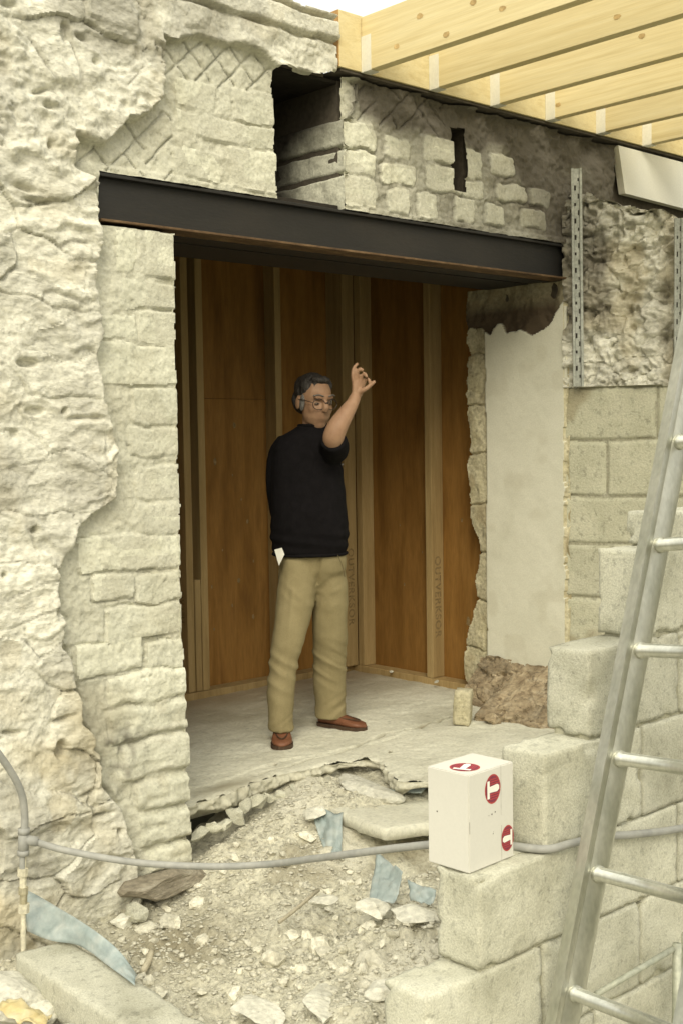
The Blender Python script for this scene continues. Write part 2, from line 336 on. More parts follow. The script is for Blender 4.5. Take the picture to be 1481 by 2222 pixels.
# =================================================================== GROUND
def ground_z(u, v):
    z = -.30+.15*ss(-.75, .02, v)*ss(-.25, .25, u)-.05*ss(-.02, .12, v)+.05*ss(.45, .75, u)*ss(-.02, .12, v)          # ramp of spoil up to the broken slab edge
    z = z+.10*ss(.15, .75, u)*ss(-1.5, -.35, v)
    z = z-.03*ss(-.3, -.6, u)*ss(-.3, -.9, v)
    z = z+.10*np.exp(-((u-.18)**2+(v+1.05)**2)/.06)
    z = z+.05*np.exp(-((u+.35)**2+(v+1.25)**2)/.04)
    return z
gu, gv = np.meshgrid(np.arange(-2.2, 2.5, .011), np.arange(-2.7, .34, .011), indexing='ij')
gz = ground_z(gu, gv)
f1, f2, gi, _, _ = worley(gu/.055+.5*fbm(gu*9, gv*9, 2, 3), gv/.055+.5*fbm(gu*9, gv*9, 2, 5), 4)
clod = ss(.0, .5, f2-f1)*(hid(gi, 8) > .42)*(.3+hid(gi, 9))
patch = ss(-.15, .35, fbm(gu*2.1, gv*2.1, 3, 31))
gz = gz+.022*fbm(gu*4, gv*4, 4, 11)+.010*fbm(gu*18, gv*18, 3, 12)+.020*clod*patch+.004*fbm(gu*60, gv*60, 2, 13)
plate_or_shadow_strip = ss(.05, .12, fbm(gu*3.2+7, gv*3.2, 3, 41))
gz = gz+.015*plate_or_shadow_strip*ss(-.35, -.7, gv)
fade = ss(1.9, 2.3, gu)+ss(-1.7, -2.1, gu)+ss(-2.3, -2.6, gv)
gz = gz*(1-np.clip(fade, 0, 1))+np.clip(fade, 0, 1)*-.33
gst = np.clip(ss(.2, .7, fbm(gu*2.7, gv*2.7, 4, 61))*.6+.9*np.exp(-((gu+.33)**2/.05+(gv+.38)**2/.06)), 0, 1)
gst2 = ss(.1, .7, fbm(gu*3.5, gv*3.5, 4, 71))*.8
ground = relief(np.stack([gu, gv, gz], -1), np.zeros((gu.shape[0]-1, gu.shape[1]-1), int), lambda l: ('ground', 'ground', None), dict(stain=gst, stain2=gst2))[0]
tag(ground, 'pale dusty dirt ground full of broken mortar before the opening', 'ground', kind='structure')
bm = bmesh.new()
_o = [(-400, -400), (400, -400), (400, 400), (-400, 400)]; _i = [(-2.15, -2.65), (2.45, -2.65), (2.45, .3), (-2.15, .3)]
vo = [bm.verts.new((x, y, -.36)) for x, y in _o]; vi = [bm.verts.new((x, y, -.36)) for x, y in _i]
for k in range(4): bm.faces.new((vo[k], vo[(k+1) % 4], vi[(k+1) % 4], vi[k]))
tag(bm_link('terrain', bm, 'farground'), 'bare trodden earth around the building site', 'ground', kind='structure')

# =================================================================== FLOOR SLAB
_sl = catmull([(x, y, 0) for x, y in [(-.9, .09), (-.3, .085), (.062, .072), (.20, .095), (.364, .127), (.48, .15), (.594, .169), (.70, .162), (.80, .155), (.921, .123), (1.0, .10), (1.043, .04), (1.01, -.06), (.95, -.17), (.92, -.26), (1.008, -.334), (1.15, -.315), (1.30, -.31), (1.5, -.33), (1.9, -.42), (2.5, -.45)]], 14)
_su = np.array([p.x for p in _sl]); _sv = np.array([p.y for p in _sl])
_arc = np.cumsum(np.r_[0, np.hypot(np.diff(_su), np.diff(_sv))])
_dn = np.stack([np.gradient(_sv), -np.gradient(_su)], -1); _dn /= np.linalg.norm(_dn, axis=1)[:, None]
_jit = .018*fbm(_arc*6, _arc*0, 3, 21)+.010*fbm(_arc*25, _arc*0+4, 3, 22)
_su = _su+_dn[:, 0]*_jit; _sv = _sv+_dn[:, 1]*_jit
SLAB = list(zip(_su.tolist(), _sv.tolist()))+[(2.5, 1.80), (-.9, 1.80)]
su, sv = np.meshgrid(np.arange(-.92, 2.5, .008), np.arange(-.5, 1.80, .008), indexing='ij')
ins = inside(su, sv, SLAB); sdist = seg_dist(su, sv, SLAB[:-2])
sd_ = np.where(ins, sdist, -sdist)
sz = .004*fbm(su*3, sv*3, 3, 24)+.0025*fbm(su*22, sv*22, 3, 25)
CRACK = [(.55, .235), (.80, .262), (.972, .245), (1.15, .275), (1.30, .30), (1.42, .35), (1.65, .33), (1.80, .36), (1.93, .375)]
cw = seg_dist(su+.012*fbm(su*14, sv*14, 2, 26), sv+.012*fbm(su*14, sv*14, 2, 27), CRACK)
sz = sz-.012*(1-ss(.002, .011, cw))+.005*ss(.0, .05, np.where(sv > .3+.04*fbm(su*3, sv*3, 2, 28), .05, 0))
sz = sz-.010*(1-ss(0, .03, sd_))*(.6+fbm(su*20, sv*20, 2, 30))
dirt = np.clip(ss(.1, .6, fbm(su*2.3, sv*2.3, 4, 33))*.3+.9*np.exp(-((su-.33)**2/.03+(sv-.19)**2/.003))+.7*(1-ss(.002, .014, cw)), 0, 1)
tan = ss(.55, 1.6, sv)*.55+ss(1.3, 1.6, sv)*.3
Lf = np.where(sd_[:-1, :-1] > -.003, 0, -1)
slab = relief(np.stack([su, sv, sz], -1), Lf, lambda l: ('floor_slab', 'slab', None), dict(stain=dirt, stain2=tan))[0]
tag(slab, 'dusty cracked concrete floor slab with a broken front edge', 'floor', kind='structure')
# broken vertical face of the slab: aggregate lumps, undercut at the foot
ka, kz_ = np.meshgrid(_arc, np.linspace(0, 1, 13), indexing='ij')
ku = np.repeat(_su[:, None], 13, 1); kv = np.repeat(_sv[:, None], 13, 1)
thk = .060+.025*fbm(_arc*5, _arc*0, 3, 35)[:, None]
f1, f2, kid, _, _ = worley(ka/.035, kz_*thk/.030, 36)
out = .006+.022*ss(0, .5, f2-f1)*(hid(kid, 37)-.2)*np.sin(np.pi*np.clip(kz_, .02, 1)*.9)+.010*fbm(ka*22, kz_*2, 3, 38)*ss(0, .2, kz_)-.035*ss(.6, 1, kz_)
relief(np.stack([ku+_dn[:, :1]*out, kv+_dn[:, 1:]*out, -.004-thk*kz_], -1), np.zeros((len(_arc)-1, 12), int), lambda l: ('broken_edge', 'slab', slab), dict(stain=.25+.5*ss(.3, 1, kz_)*vn(ka*30, kz_*4, 39), stain2=kz_*0), flip=False)
boxes('slab_body', [(-.85, .30, -.14, 2.45, 1.78, -.02), (1.12, -.22, -.14, 2.45, .30, -.02)], 'slab', slab)

# =================================================================== FRONT WALL (one relief, split stone by stone)
EDGE = [(-0.034, 2.876), (-0.027, 2.77), (-0.05, 2.683), (-0.037, 2.644), (-0.092, 2.602), (-0.152, 2.555), (-0.206, 2.556), (-0.249, 2.512), (-0.298, 2.456), (-0.399, 2.457), (-0.418, 2.415), (-0.411, 2.353), (-0.321, 2.317), (-0.325, 2.189), (-0.322, 2.109), (-0.339, 2.027), (-0.333, 1.915), (-0.318, 1.803), (-0.349, 1.705), (-0.332, 1.624), (-0.308, 1.51), (-0.286, 1.412), (-0.28, 1.28), (-0.288, 1.206), (-0.355, 1.176), (-0.44, 1.123), (-0.465, 1.044), (-0.508, 0.975), (-0.52, 0.887), (-0.496, 0.804), (-0.508, 0.708), (-0.474, 0.639), (-0.467, 0.54), (-0.452, 0.439), (-0.398, 0.38), (-0.375, 0.209), (-0.301, 0.11), (-0.275, 0.002), (-0.239, -0.127), (-0.234, -0.283), (-0.221, -0.65)]
TOPE = [(0.499, 2.862), (0.416, 2.906), (0.337, 2.917), (0.227, 2.912), (0.121, 2.912), (0.037, 2.882)]
PIER = [(-0.243, 2.014, -0.165, 2.169), (-0.116, 2.012, 0.05, 2.18), (-0.219, 1.893, 0.05, 1.988), (-0.317, 1.782, -0.153, 1.872), (-0.144, 1.784, 0.05, 1.879), (-0.358, 1.619, 0.05, 1.768), (-0.191, 1.477, 0.05, 1.604), (-0.205, 1.359, 0.05, 1.465), (-0.179, 1.205, 0.05, 1.324), (-0.173, 1.077, 0.05, 1.188), (-0.434, 0.946, 0.05, 1.068), (-0.184, 0.82, 0.05, 0.926), (-0.373, 0.84, -0.2, 0.932), (-0.311, 0.69, 0.05, 0.809), (-0.148, 0.567, 0.05, 0.666), (-0.445, 0.584, -0.164, 0.692), (-0.318, 0.454, 0.05, 0.565), (-0.312, 0.321, 0.05, 0.441), (-0.273, 0.175, 0.05, 0.306), (-0.202, 0.045, 0.05, 0.156), (-0.206, -0.088, 0.05, 0.03), (-0.189, -0.201, 0.05, -0.105)]
UPL = [(0.036, 2.66, 0.222, 2.752), (0.309, 2.65, 0.55, 2.772), (0.032, 2.556, 0.55, 2.64), (0.029, 2.395, 0.238, 2.503), (0.282, 2.385, 0.55, 2.545)]
UPR = [(0.80, 2.628, 1.056, 2.739), (0.80, 2.52, 1.062, 2.617), (0.80, 2.384, 1.06, 2.508), (1.097, 2.508, 1.292, 2.597), (1.107, 2.626, 1.257, 2.709), (1.355, 2.637, 1.60, 2.745), (1.353, 2.509, 1.60, 2.621), (1.139, 2.384, 1.253, 2.489), (1.31, 2.383, 1.429, 2.49), (1.541, 2.393, 1.683, 2.497), (1.766, 2.396, 1.905, 2.49), (1.805, 2.643, 1.972, 2.733), (1.856, 2.528, 2.071, 2.608), (2.031, 2.414, 2.201, 2.5), (1.60, 2.503, 1.751, 2.583), (1.60, 2.598, 1.737, 2.725), (2.088, 2.528, 2.249, 2.61)]
BRK = PIER+UPL+UPR
du = .006
wu_, wz_ = np.meshgrid(np.arange(-1.12, 2.78, du), np.arange(-.64, 3.15, du), indexing='ij')
u, z = wu_, wz_
n1 = fbm(u*8, z*8, 3, 101); n2 = fbm(u*8, z*8, 3, 102); nf = fbm(u*45, z*45, 3, 103)
# --- recess (masonry cut back behind the rough face)
REC = EDGE+[(2.9, -.65), (2.9, 2.905), (.80, 2.905), (.80, 2.875)]+TOPE
ju, jz = u+.010*n1+.006*nf, z+.010*n2
rin = inside(ju, jz, REC); rd = seg_dist(ju, jz, REC); rsd = np.where(rin, -rd, rd)      # >0 on the rough face
# --- rough rubble face
wx = u+.075*fbm(u*3.6, z*3.6, 3, 110); wz2 = z+.045*fbm(u*3.6, z*3.6, 3, 111)
f1, f2, sid, cdx, cdy = worley(wx/.33, wz2/.165, 120); ee = f2-f1
cr = hid(sid, 130); ta = hid(sid, 131)-.5; tb = hid(sid, 132)-.5
lay = np.tanh(3*fbm(u*3+.3*n1, z*17+.8*n1, 3, 140))                                       # bedding planes of the split stone
rg_ = .28+.80*ss(.75, .10, z)+.25*ss(1.9, 2.3, z)                                            # relief: flat in the middle, bold at the foot
crk = ridge(u*2.2+.6*n1, z*7+.7*n2, 4, 141)
strat = ridge(u*3.1+.5*n2, z*21+1.2*n1, 3, 142)
h_st = .052+rg_*(.015*ss(.0, .055, ee)+(cr-.5)*.034+cdx*ta*.04+cdy*tb*.05)+.008*lay*(.3+hid(sid, 133))+.004*n1+.0022*nf-.012*ss(.90, .985, crk)*ss(.35, .6, vn(u*3, z*3, 143))-.010*ss(.84, .97, strat)*ss(.4, .7, vn(u*2.3, z*2.7, 144))+.0045*np.tanh(2.5*fbm(u*9, z*14, 4, 145, .6))+.003*fbm(u*15, z*24, 4, 146, .65)-.010*ss(.86, .97, ridge(u*6+n2, z*8+n1, 3, 147))*ss(.55, .75, vn(u*4, z*4, 148))
mm = ss(-.12, .30, fbm(u*2.4, z*2.8, 3, 150)+.55*ss(2.05, 2.6, z)-.12+.25*ss(-.35, -.15, u)*ss(2.1, 2.3, z))
f1b, f2b, sidb, _, _ = worley(u/.050+.4*n1, z/.042+.4*n2, 160)
up_ = .35+.65*ss(1.9, 2.3, z)
lump = .060+.026*up_*fbm(u*6, z*6, 4, 161)+.020*up_*ss(.05, .5, f2b-f1b)*(hid(sidb, 162)-.3)+.012*up_*np.tanh(2*(ridge(u*8, z*11, 4, 163)-.4))+.003*nf+(.004+.006*ss(1.9, 2.3, z))*fbm(u*15, z*20, 4, 165, .65)-.014*ss(.87, .97, ridge(u*5+n2, z*8+n1, 3, 167))*ss(.5, .7, vn(u*4, z*4, 168))-.024*up_*ss(.80, .95, ridge(u*4+n1, z*5+n2, 3, 166))
h_r = h_st*(1-.85*mm)+lump*.85*mm
big = ss(-.35, -.75, u)*ss(.45, .1, z)
h_r = h_r+.05*big*(.4+cr)
for (hx, hz, ra, rb) in ((-.448, 2.805, .016, .03), (-.72, 2.62, .02, .012), (-.60, 1.52, .03, .012), (-.63, 1.68, .035, .014), (-.55, .36, .02, .03), (-.62, 1.12, .012, .012), (-.86, 1.66, .03, .02)):
    h_r = h_r-.07*np.exp(-(((u-hx)/ra)**2+((z-hz)/rb)**2)**2)
_rp = random.Random(31)
for _ in range(46):                                                     # holes and slits where mortar has dropped out
    hx, hz = _rp.uniform(-1.0, -.2), _rp.uniform(-.1, 2.85)
    ra, rb = (_rp.uniform(.02, .05), _rp.uniform(.006, .009)) if _rp.random() < .6 else (_rp.uniform(.008, .016), _rp.uniform(.008, .014))
    tl = _rp.uniform(-.25, .25)
    q1 = (u-hx)+.015*n1; q2 = (z-hz)-tl*(u-hx)+.008*n2
    h_r = h_r-_rp.uniform(.025, .06)*np.exp(-((q1/ra)**2+(q2/rb)**2))
# --- plastered coping band along the wall head
cop = ss(-.16, -.05, u+.05*n1)*ss(2.86, 2.90, z+.01*n1)
band = 3.035-.02*(u-.3)
h_c = .045+.012*fbm(u*9, z*9, 4, 170)+.012*ss(.05, .5, f2b-f1b)*(hid(sidb, 164)-.3)
h_c = np.where(z > band+.006*n1, .062+.005*fbm(u*5, z*5, 3, 171)+.0012*nf, h_c)
h_c = h_c-.040*np.exp(-((z-band-.006*n1+.006)/.009)**2)*(.6+.5*n2)
h_c = h_c-.035*np.exp(-((z-3.112-.008*n1)/.007)**2)
h_r = h_r*(1-cop)+h_c*cop
# --- cut-back masonry: bricks in mortar, scratched render
h_m = -.003+.008*fbm(u*9, z*9, 4, 180)+.004*nf
lab_b = np.full(u.shape, -1); dbest = np.full(u.shape, 9.)
bu_, bz_ = u+.013*fbm(u*9, z*9, 3, 181), z+.011*fbm(u*9, z*9, 3, 182)
for i, (x0, z0, x1, z1) in enumerate(BRK):
    rr = .014
    qx = np.abs(bu_-(x0+x1)/2)-(x1-x0)/2+rr; qz = np.abs(bz_-(z0+z1)/2)-(z1-z0)/2+rr
    d = np.hypot(np.maximum(qx, 0), np.maximum(qz, 0))+np.minimum(np.maximum(qx, qz), 0)-rr
    lab_b = np.where((d < 0) & (d < dbest), i, lab_b); dbest = np.minimum(dbest, d)
low = .7*ss(.9, .1, z)*ss(.6, .0, u)
bofs = (hid(lab_b+5., 183)-.35)
flt = .14+.24*ss(.85, 1.0, u)
hb = .002+.016*np.maximum(flt, low)*ss(-.002, .013, -dbest)*(.55+.7*bofs)+.003*fbm(u*20, z*20, 4, 186, .65)-.010*ss(.88, .97, ridge(u*5+n1, z*6, 3, 187))*ss(.3, .7, vn(u*3, z*3, 188))+.006*n1*(.35+low)+.0022*nf+low*(.012*ss(0, .02, -dbest)+.006*np.tanh(3*fbm(u*5, z*24, 3, 184)))
smear = ss(-.05, .45, fbm(u*4.2, z*4.2, 4, 185)+.12)                     # mortar smeared over the faces
smear = smear*(1-low*.9)
h_m = h_m-.018*low*ss(0, .03, dbest)*(z < 1.0)
h_m = h_m-.009*np.exp(-((dbest-.004)/.005)**2)*ss(.35, .6, vn(u*5, z*11, 189))*(.4+.6*ss(1.4, .8, z)+.5*(u > .85))
rgt = ss(.88, .98, u)
h_m = h_m+.65*rgt*(.012*fbm(u*13, z*11, 4, 191, .65)+.016*ss(.05, .5, f2b-f1b)*(hid(sidb, 192)-.35)-.012*ss(.82, .96, ridge(u*7+n1, z*5, 3, 193)))
h_k = np.where(dbest < 0, hb*(1-.55*smear)+(.006+.004*n1)*.55*smear, h_m)
# scratched key marks in the render coat
def scratch(mask, a):
    t = 0
    for s, ph in ((1, 0), (-1, .02)):
        q = (u*math.cos(a)+s*z*math.sin(a)+ph+.006*n1)/.085
        t = np.maximum(t, np.exp(-((q-np.round(q))*.085/.0028)**2)*(vn(np.round(q)*3.3, (u-s*z)*4, 190+s) > .35))
    return t*mask
msk = ((z > 2.75) & (z < 2.93) & (u < .5) & (u > -.06)) | ((z > 2.37) & (z < 2.62) & (u < .02) & (u > -.40)) | ((z > 2.74) & (u > .88) & (u < 1.5))
h_k = h_k-.016*scratch(msk*(dbest > .004), .80)
soot_z = ss(.86, 1.0, u)
h_k = h_k+soot_z*(.018*fbm(u*7, z*7, 4, 195)*ss(2.70, 2.85, z)+.020*fbm(u*6, z*4, 4, 196)*ss(1.6, 2.1, u))
h_k = h_k+.010*ss(2.392, 2.386, z+.004*n1)*ss(2.30, 2.36, z)             # bedding strip on the beam
# --- combine
tr = ss(-.006, .012, rsd)
H = h_k*(1-tr)+np.maximum(h_r, .022)*tr
H = H-.03*np.exp(-(rsd/.006)**2)*(.25+.5*vn(u*9, z*9, 198))*tr*(1-ss(0, .006, rsd))
H = H-.028*np.exp(-((rsd+.007)/.011)**2)*ss(1.0, .6, z)*ss(.25, .6, vn(u*7, z*7, 197))
isr = rsd > .003
# --- labels
lab = np.zeros(u.shape, int)
uq = {}
stone_m = isr & (ee > .07) & (mm < .62) & (cop < .5)
# numbering: 0 render/mortar of cut-back masonry, 1 rough mortar, 2 coping, 100+ bricks, 1000+ stones
ids = np.unique(sid[stone_m]); remap = {v: 1000+i for i, v in enumerate(ids)}
sl_ = np.searchsorted(ids, sid); sl_ = np.clip(sl_, 0, len(ids)-1)
lab = np.where(isr, 1, 0)
lab = np.where(isr & (cop >= .5) & (u > -.04) & (z > 2.85), 2, lab)
lab = np.where(stone_m, 1000+sl_, lab)
lab = np.where(~isr & (lab_b >= 0) & ~((smear > .35) & (dbest > -.05*smear)), 100+lab_b, lab)
# --- openings
jag = .004+.009*fbm(u*0+3, z*5, 3, 199)*(.5+low)+.003*fbm(u*0, z*30, 2, 200)+.012*low
cut = (u > jag) & (z < 2.195)
cut |= (u > -.308+.004*n1) & (z > 2.180) & (z < 2.364)
cut |= (u > 2.44) & (z < 2.30)
hw = .004*fbm(u*0, z*25, 2, 201)
HOLE = (.498, 2.360, .866, 2.872)
cut |= (u > HOLE[0]+hw) & (u < HOLE[2]+hw) & (z > 2.30) & (z < HOLE[3]+.006*n1+.035*ss(.65, .86, u))
cut |= (u > 1.540+hw) & (u < 1.628+.006*n1+hw) & (z > 2.525) & (z < 2.80+.02*n1)
cut |= (z > 2.905) & (u > .80+.01*n2)
cut |= (z > 3.128+.006*n1)
lab = np.where(cut, -1, lab)
# --- surface tones: ochre, soot / damp, and darkened stone joints
oc = np.clip(ss(.25, .75, fbm(u*1.9, z*2.3, 4, 210))*.8+.5*ss(.35, .75, fbm(u*7, z*7, 3, 211)), 0, .85)*(.38+.35*ss(1.0, 0, z))
oc = np.where(isr, oc, oc*.5)
sn = fbm(u*3.1, z*3.1, 4, 212)
soot_and_joints = soot_z*np.clip(.92*ss(2.70, 2.86, z+.07*sn)+.85*ss(1.55, 2.25, u+.35*sn+.3*(z-2.55))*(.45+.5*vn(u*6, z*5, 213))+.55*ss(-.004, .004, dbest)*ss(.9, 1.1, u)*(.5+.6*vn(u*7, z*7, 219)), 0, .93)
damp = .42*ss(.1, .6, fbm(u*2.2+9, z*2.2, 4, 214))*ss(.9, .2, z)
crd = .45*np.exp(-(ee/.022)**2)*ss(.4, .6, vn(u*4, z*4, 218))*(1-mm)*isr  # darker along some narrow joints between the rubble stones
soot_and_joints = np.maximum(soot_and_joints, crd)
soot_and_joints = np.maximum(soot_and_joints, np.where(isr, .35*ss(.30, .7, fbm(u*2.7+4, z*2.4, 4, 215)), damp))
soot_and_joints = np.maximum(soot_and_joints, 1.0*np.exp(-((u+.29)/.09)**2-((z-.26)/.12)**2)*1.3*ss(.35, .75, .6*vn(u*16, z*9, 216)+.4*vn(u*40, z*30, 217))*(~isr))
P = np.stack([u, -H, z], -1)
stone_wall = empty('stone_wall', (-.8, 0, -.35)); tag(stone_wall, 'rough pale rubble stone wall smeared with lime mortar beside the opening', 'wall')
brick_wall = empty('brick_wall', (0, 0, -.35)); tag(brick_wall, 'cut-back pale brick masonry of the pier and above the steel beam', 'wall')
coping = empty('coping', (.3, 0, 2.9)); tag(coping, 'crumbling whitish plastered coping along the top of the wall', 'coping')
def wspec(l):
    if l == 0: return ('mortar', 'render', brick_wall)
    if l == 1: return ('mortar', 'mortar', stone_wall)
    if l == 2: return ('plaster_band', 'mortar', coping)
    if l >= 1000: return ('stone', 'stone', stone_wall)
    return ('brick', 'brick', brick_wall)
relief(P, lab[:-1, :-1], wspec, dict(stain=oc, stain2=soot_and_joints), flip=True)
# jamb return of the pier (follows the ragged edge into the depth of the wall)
zz = np.arange(-.64, 2.19, .02); jg = .004+.009*fbm(zz*0+3, zz*5, 3, 199)*(.5+.7*ss(.9, .1, zz))+.003*fbm(zz*0, zz*30, 2, 200)+.008*ss(.9, .1, zz)
vv = np.linspace(-.004, .53, 12)
ZZ, VV = np.meshgrid(zz, vv, indexing='ij'); JJ = np.repeat(jg[:, None], len(vv), 1)-.004+.008*fbm(ZZ*8, VV*8, 3, 220)*(VV > .02)
link('pier_return', mesh_np('pier_return', np.stack([JJ, VV, ZZ], -1).reshape(-1, 3), np.array([(i*12+j, i*12+j+1, (i+1)*12+j+1, (i+1)*12+j) for i in range(len(zz)-1) for j in range(11)]), True), 'render', brick_wall)
boxes('wall_core', [(-1.5, .035, -.62, -.006, .526, 2.18), (-1.5, .035, 2.18, -.315, .526, 3.11), (-.315, .035, 2.372, .492, .526, 3.11), (.492, .035, 2.90, .80, .526, 3.11),
                    (.872, .035, 2.372, 1.53, .526, 2.90), (1.53, .24, 2.372, 1.65, .526, 2.90), (1.53, .035, 2.82, 1.65, .24, 2.90), (1.53, .035, 2.372, 1.65, .24, 2.515), (1.65, .035, 2.372, 3.9, .526, 2.90),
                    (.492, .47, 2.372, .872, .526, 2.90), (2.45, .02, -.3, 3.9, .526, 2.372), (2.38, .03, 2.19, 2.45, .24, 2.37)], 'core', brick_wall)
boxes('lintel_bearing', [(.493, .03, 2.37, .871, .47, 2.385)], 'dark', brick_wall)
# beam pocket hole: its visible right cheek with coursed bricks running into the wall
hv, hz = np.meshgrid(np.arange(-.012, .47, .008), np.arange(2.366, 2.90, .006), indexing='ij')
cz = [2.366, 2.512, 2.624, 2.745, 2.82, 2.92]
hl = np.clip(np.searchsorted(cz, hz+.004*fbm(hv*9, hz*9, 2, 230))-1, 0, 4)
jd = np.min(np.abs(hz[..., None]+.004*fbm(hv*9, hz*9, 2, 230)[..., None]-np.array(cz[1:4])), -1)
hh = .006*fbm(hv*10, hz*14, 3, 231)-.028*np.exp(-(jd/.007)**2)+np.array([.004, .0, .006, -.03, -.05])[hl]
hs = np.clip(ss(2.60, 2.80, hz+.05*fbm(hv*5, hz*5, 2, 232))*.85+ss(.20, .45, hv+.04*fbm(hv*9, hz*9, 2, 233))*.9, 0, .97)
relief(np.stack([.868-hh+.03*ss(2.74, 2.80, hz), hv, hz], -1), hl[:-1, :-1], lambda l: ('brick', 'brick', brick_wall), dict(stain=hs*0, stain2=hs), flip=False)
boxes('hole_lining', [(.480, .036, 2.372, .494, .47, 2.90), (.492, .455, 2.385, .872, .469, 2.90), (.492, .036, 2.886, .872, .469, 2.899)], 'dark', brick_wall)

# =================================================================== STEEL BEAM
beam = empty('steel_beam', (1.04, .05, 2.193)); tag(beam, 'dark steel I-beam lintel spanning the opening', 'beam')
box('bottom_flange', (-.300, -.006, 2.193, 2.43, .104, 2.202), 'rust', beam, .002)
box('top_flange', (-.300, -.004, 2.350, 2.43, .102, 2.362), 'steel', beam, .002)
box('web', (-.299, .022, 2.2025, 2.43, .034, 2.3495), 'steel', beam, 0)
beam2 = empty('steel_beam', (1.04, .17, 2.193)); tag(beam2, 'second dark steel beam hidden behind the front lintel beam', 'beam')
box('bottom_flange', (-.300, .116, 2.193, 2.43, .226, 2.205), 'steel', beam2, .002)
box('web', (-.299, .165, 2.2055, 2.43, .175, 2.3495), 'steel', beam2, 0)
boxes('dark_soffit', [(-.31, .24, 2.192, 2.44, .526, 2.37)], 'steel', beam2)  # concrete soffit coloured like the dark steel to stand for its shade
box('top_flange', (-.300, .116, 2.350, 2.43, .226, 2.362), 'steel', beam2, .002)

# =================================================================== RIGHT JAMB
jamb = empty('jamb', (2.4, .3, 0)); tag(jamb, 'plastered right jamb of the opening with ragged raw masonry edge', 'wall')
jv, jz_ = np.meshgrid(np.arange(-.012, .70, .006), np.arange(-.06, 2.20, .006), indexing='ij')
a1 = fbm(jv*8, jz_*8, 3, 301); a2 = fbm(jv*30, jz_*30, 3, 302)
top = 1.985-.35*(np.clip(.26-np.abs(jv-.24), 0, 1))**1.5+.03*fbm(jv*14, jz_*0, 3, 303)+.09*ss(.08, 0, jv)
bot = .185+.02*fbm(jv*16, jz_*0, 3, 304)
pl = (jz_ < top) & (jz_ > bot) & (jv < .522+.004*a1) & (jv > .004+.006*fbm(jv*0, jz_*14, 3, 305)*ss(1.7, 1.3, jz_))
hj = np.where(pl, .016+.0015*a1+.0004*a2, -.010+.012*a1+.004*a2)
raw = (jv >= .522+.004*a1)
rawb = np.floor((jz_+.02*a1)/.265); rf = (jz_+.02*a1)/.265-rawb
hj = np.where(raw, .004+.008*a1+.003*a2-.02*np.exp(-((np.minimum(rf, 1-rf))*.265/.006)**2), hj)
gap = np.exp(-((jv-.535)/.012)**2-((jz_-.24)/.13)**4)+np.exp(-((jv-.56)/.022)**2-((jz_-.14)/.05)**2)
hj = hj-.09*np.clip(gap, 0, 1)*(~pl)
hj = np.where((~pl) & (jz_ >= top-.02), -.012+.02*fbm(jv*9, jz_*7, 4, 306), hj)
hj = np.where((~pl) & (jz_ <= bot+.01) & ~raw, -.02+.03*fbm(jv*9, jz_*12, 4, 307), hj)
end = .645+.028*fbm(jv*0, jz_*5, 3, 308)+.008*fbm(jv*0, jz_*25, 2, 309)-.05*ss(.3, .6, jz_)*ss(1.0, .8, jz_)+.02*ss(.4, .2, jz_)
jl = np.where(pl, 0, np.where(raw & (jz_ < top+.03), 10+np.clip(rawb, 0, 9).astype(int), np.where(jz_ > 1.5, 2, 3)))
jl = np.where(jv > end, -1, jl)
jst = np.clip(.5*ss(.3, .8, fbm(jv*6, jz_*6, 3, 310))+(.5*ss(.25, .0, jz_)), 0, .8)*np.where(pl, .35, 1)
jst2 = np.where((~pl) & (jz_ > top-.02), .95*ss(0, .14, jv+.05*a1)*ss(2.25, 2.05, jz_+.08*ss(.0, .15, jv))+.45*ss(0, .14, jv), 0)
def jspec(l):
    if l == 0: return ('plaster_face', 'plaster', jamb)
    if l == 2: return ('padstone', 'rawjamb', jamb)
    if l == 3: return ('rubble_backing', 'rawjamb', jamb)
    return ('brick', 'rawjamb', jamb)
relief(np.stack([2.372-hj, jv, jz_], -1), jl[:-1, :-1], jspec, dict(stain=jst, stain2=jst2), flip=False)
boxes('jamb_core', [(2.40, .02, -.1, 2.47, .60, 2.19)], 'core', jamb)
pe = box('plaster_edge', (2.358, -.006, 1.70, 2.372, .006, 2.06), 'plaster', jamb, .002)

jf = empty('rubble_footing', (2.2, 0, 0)); tag(jf, 'crumbling brown rubble footing under the right jamb plaster', 'footing')
fv, ft = np.meshgrid(np.arange(-.30, .56, .007), np.arange(-.08, 1.06, .03), indexing='ij')
c1 = fbm(fv*9, ft*2.3, 3, 351); f1, f2, fid, _, _ = worley(fv/.15+.3*c1, ft*.23/.085+.3*c1, 352)
fh = .022*ss(0, .07, f2-f1)+.030*(hid(fid, 353)-.5)+.008*fbm(fv*8, ft*2.4, 3, 354)+.004*fbm(fv*30, ft*8, 3, 355)
fb = 2.03+.09*ss(-.05, -.3, fv)-.10*ss(.05, .25, fv)+.26*ss(.22, .36, fv)
fu = fb+(2.362-fb)*np.clip(ft, 0, 1)**1.3
fl_ = np.where(f2-f1 > .05, 10+np.searchsorted(np.unique(fid), fid), 0)
relief(np.stack([fu-fh*.8, fv, ft*.215+fh*.5+.01*c1], -1), fl_[:-1, :-1], lambda l: ('earth_mortar', 'brownstone', jf) if l == 0 else ('stone', 'brownstone', jf), flip=False)
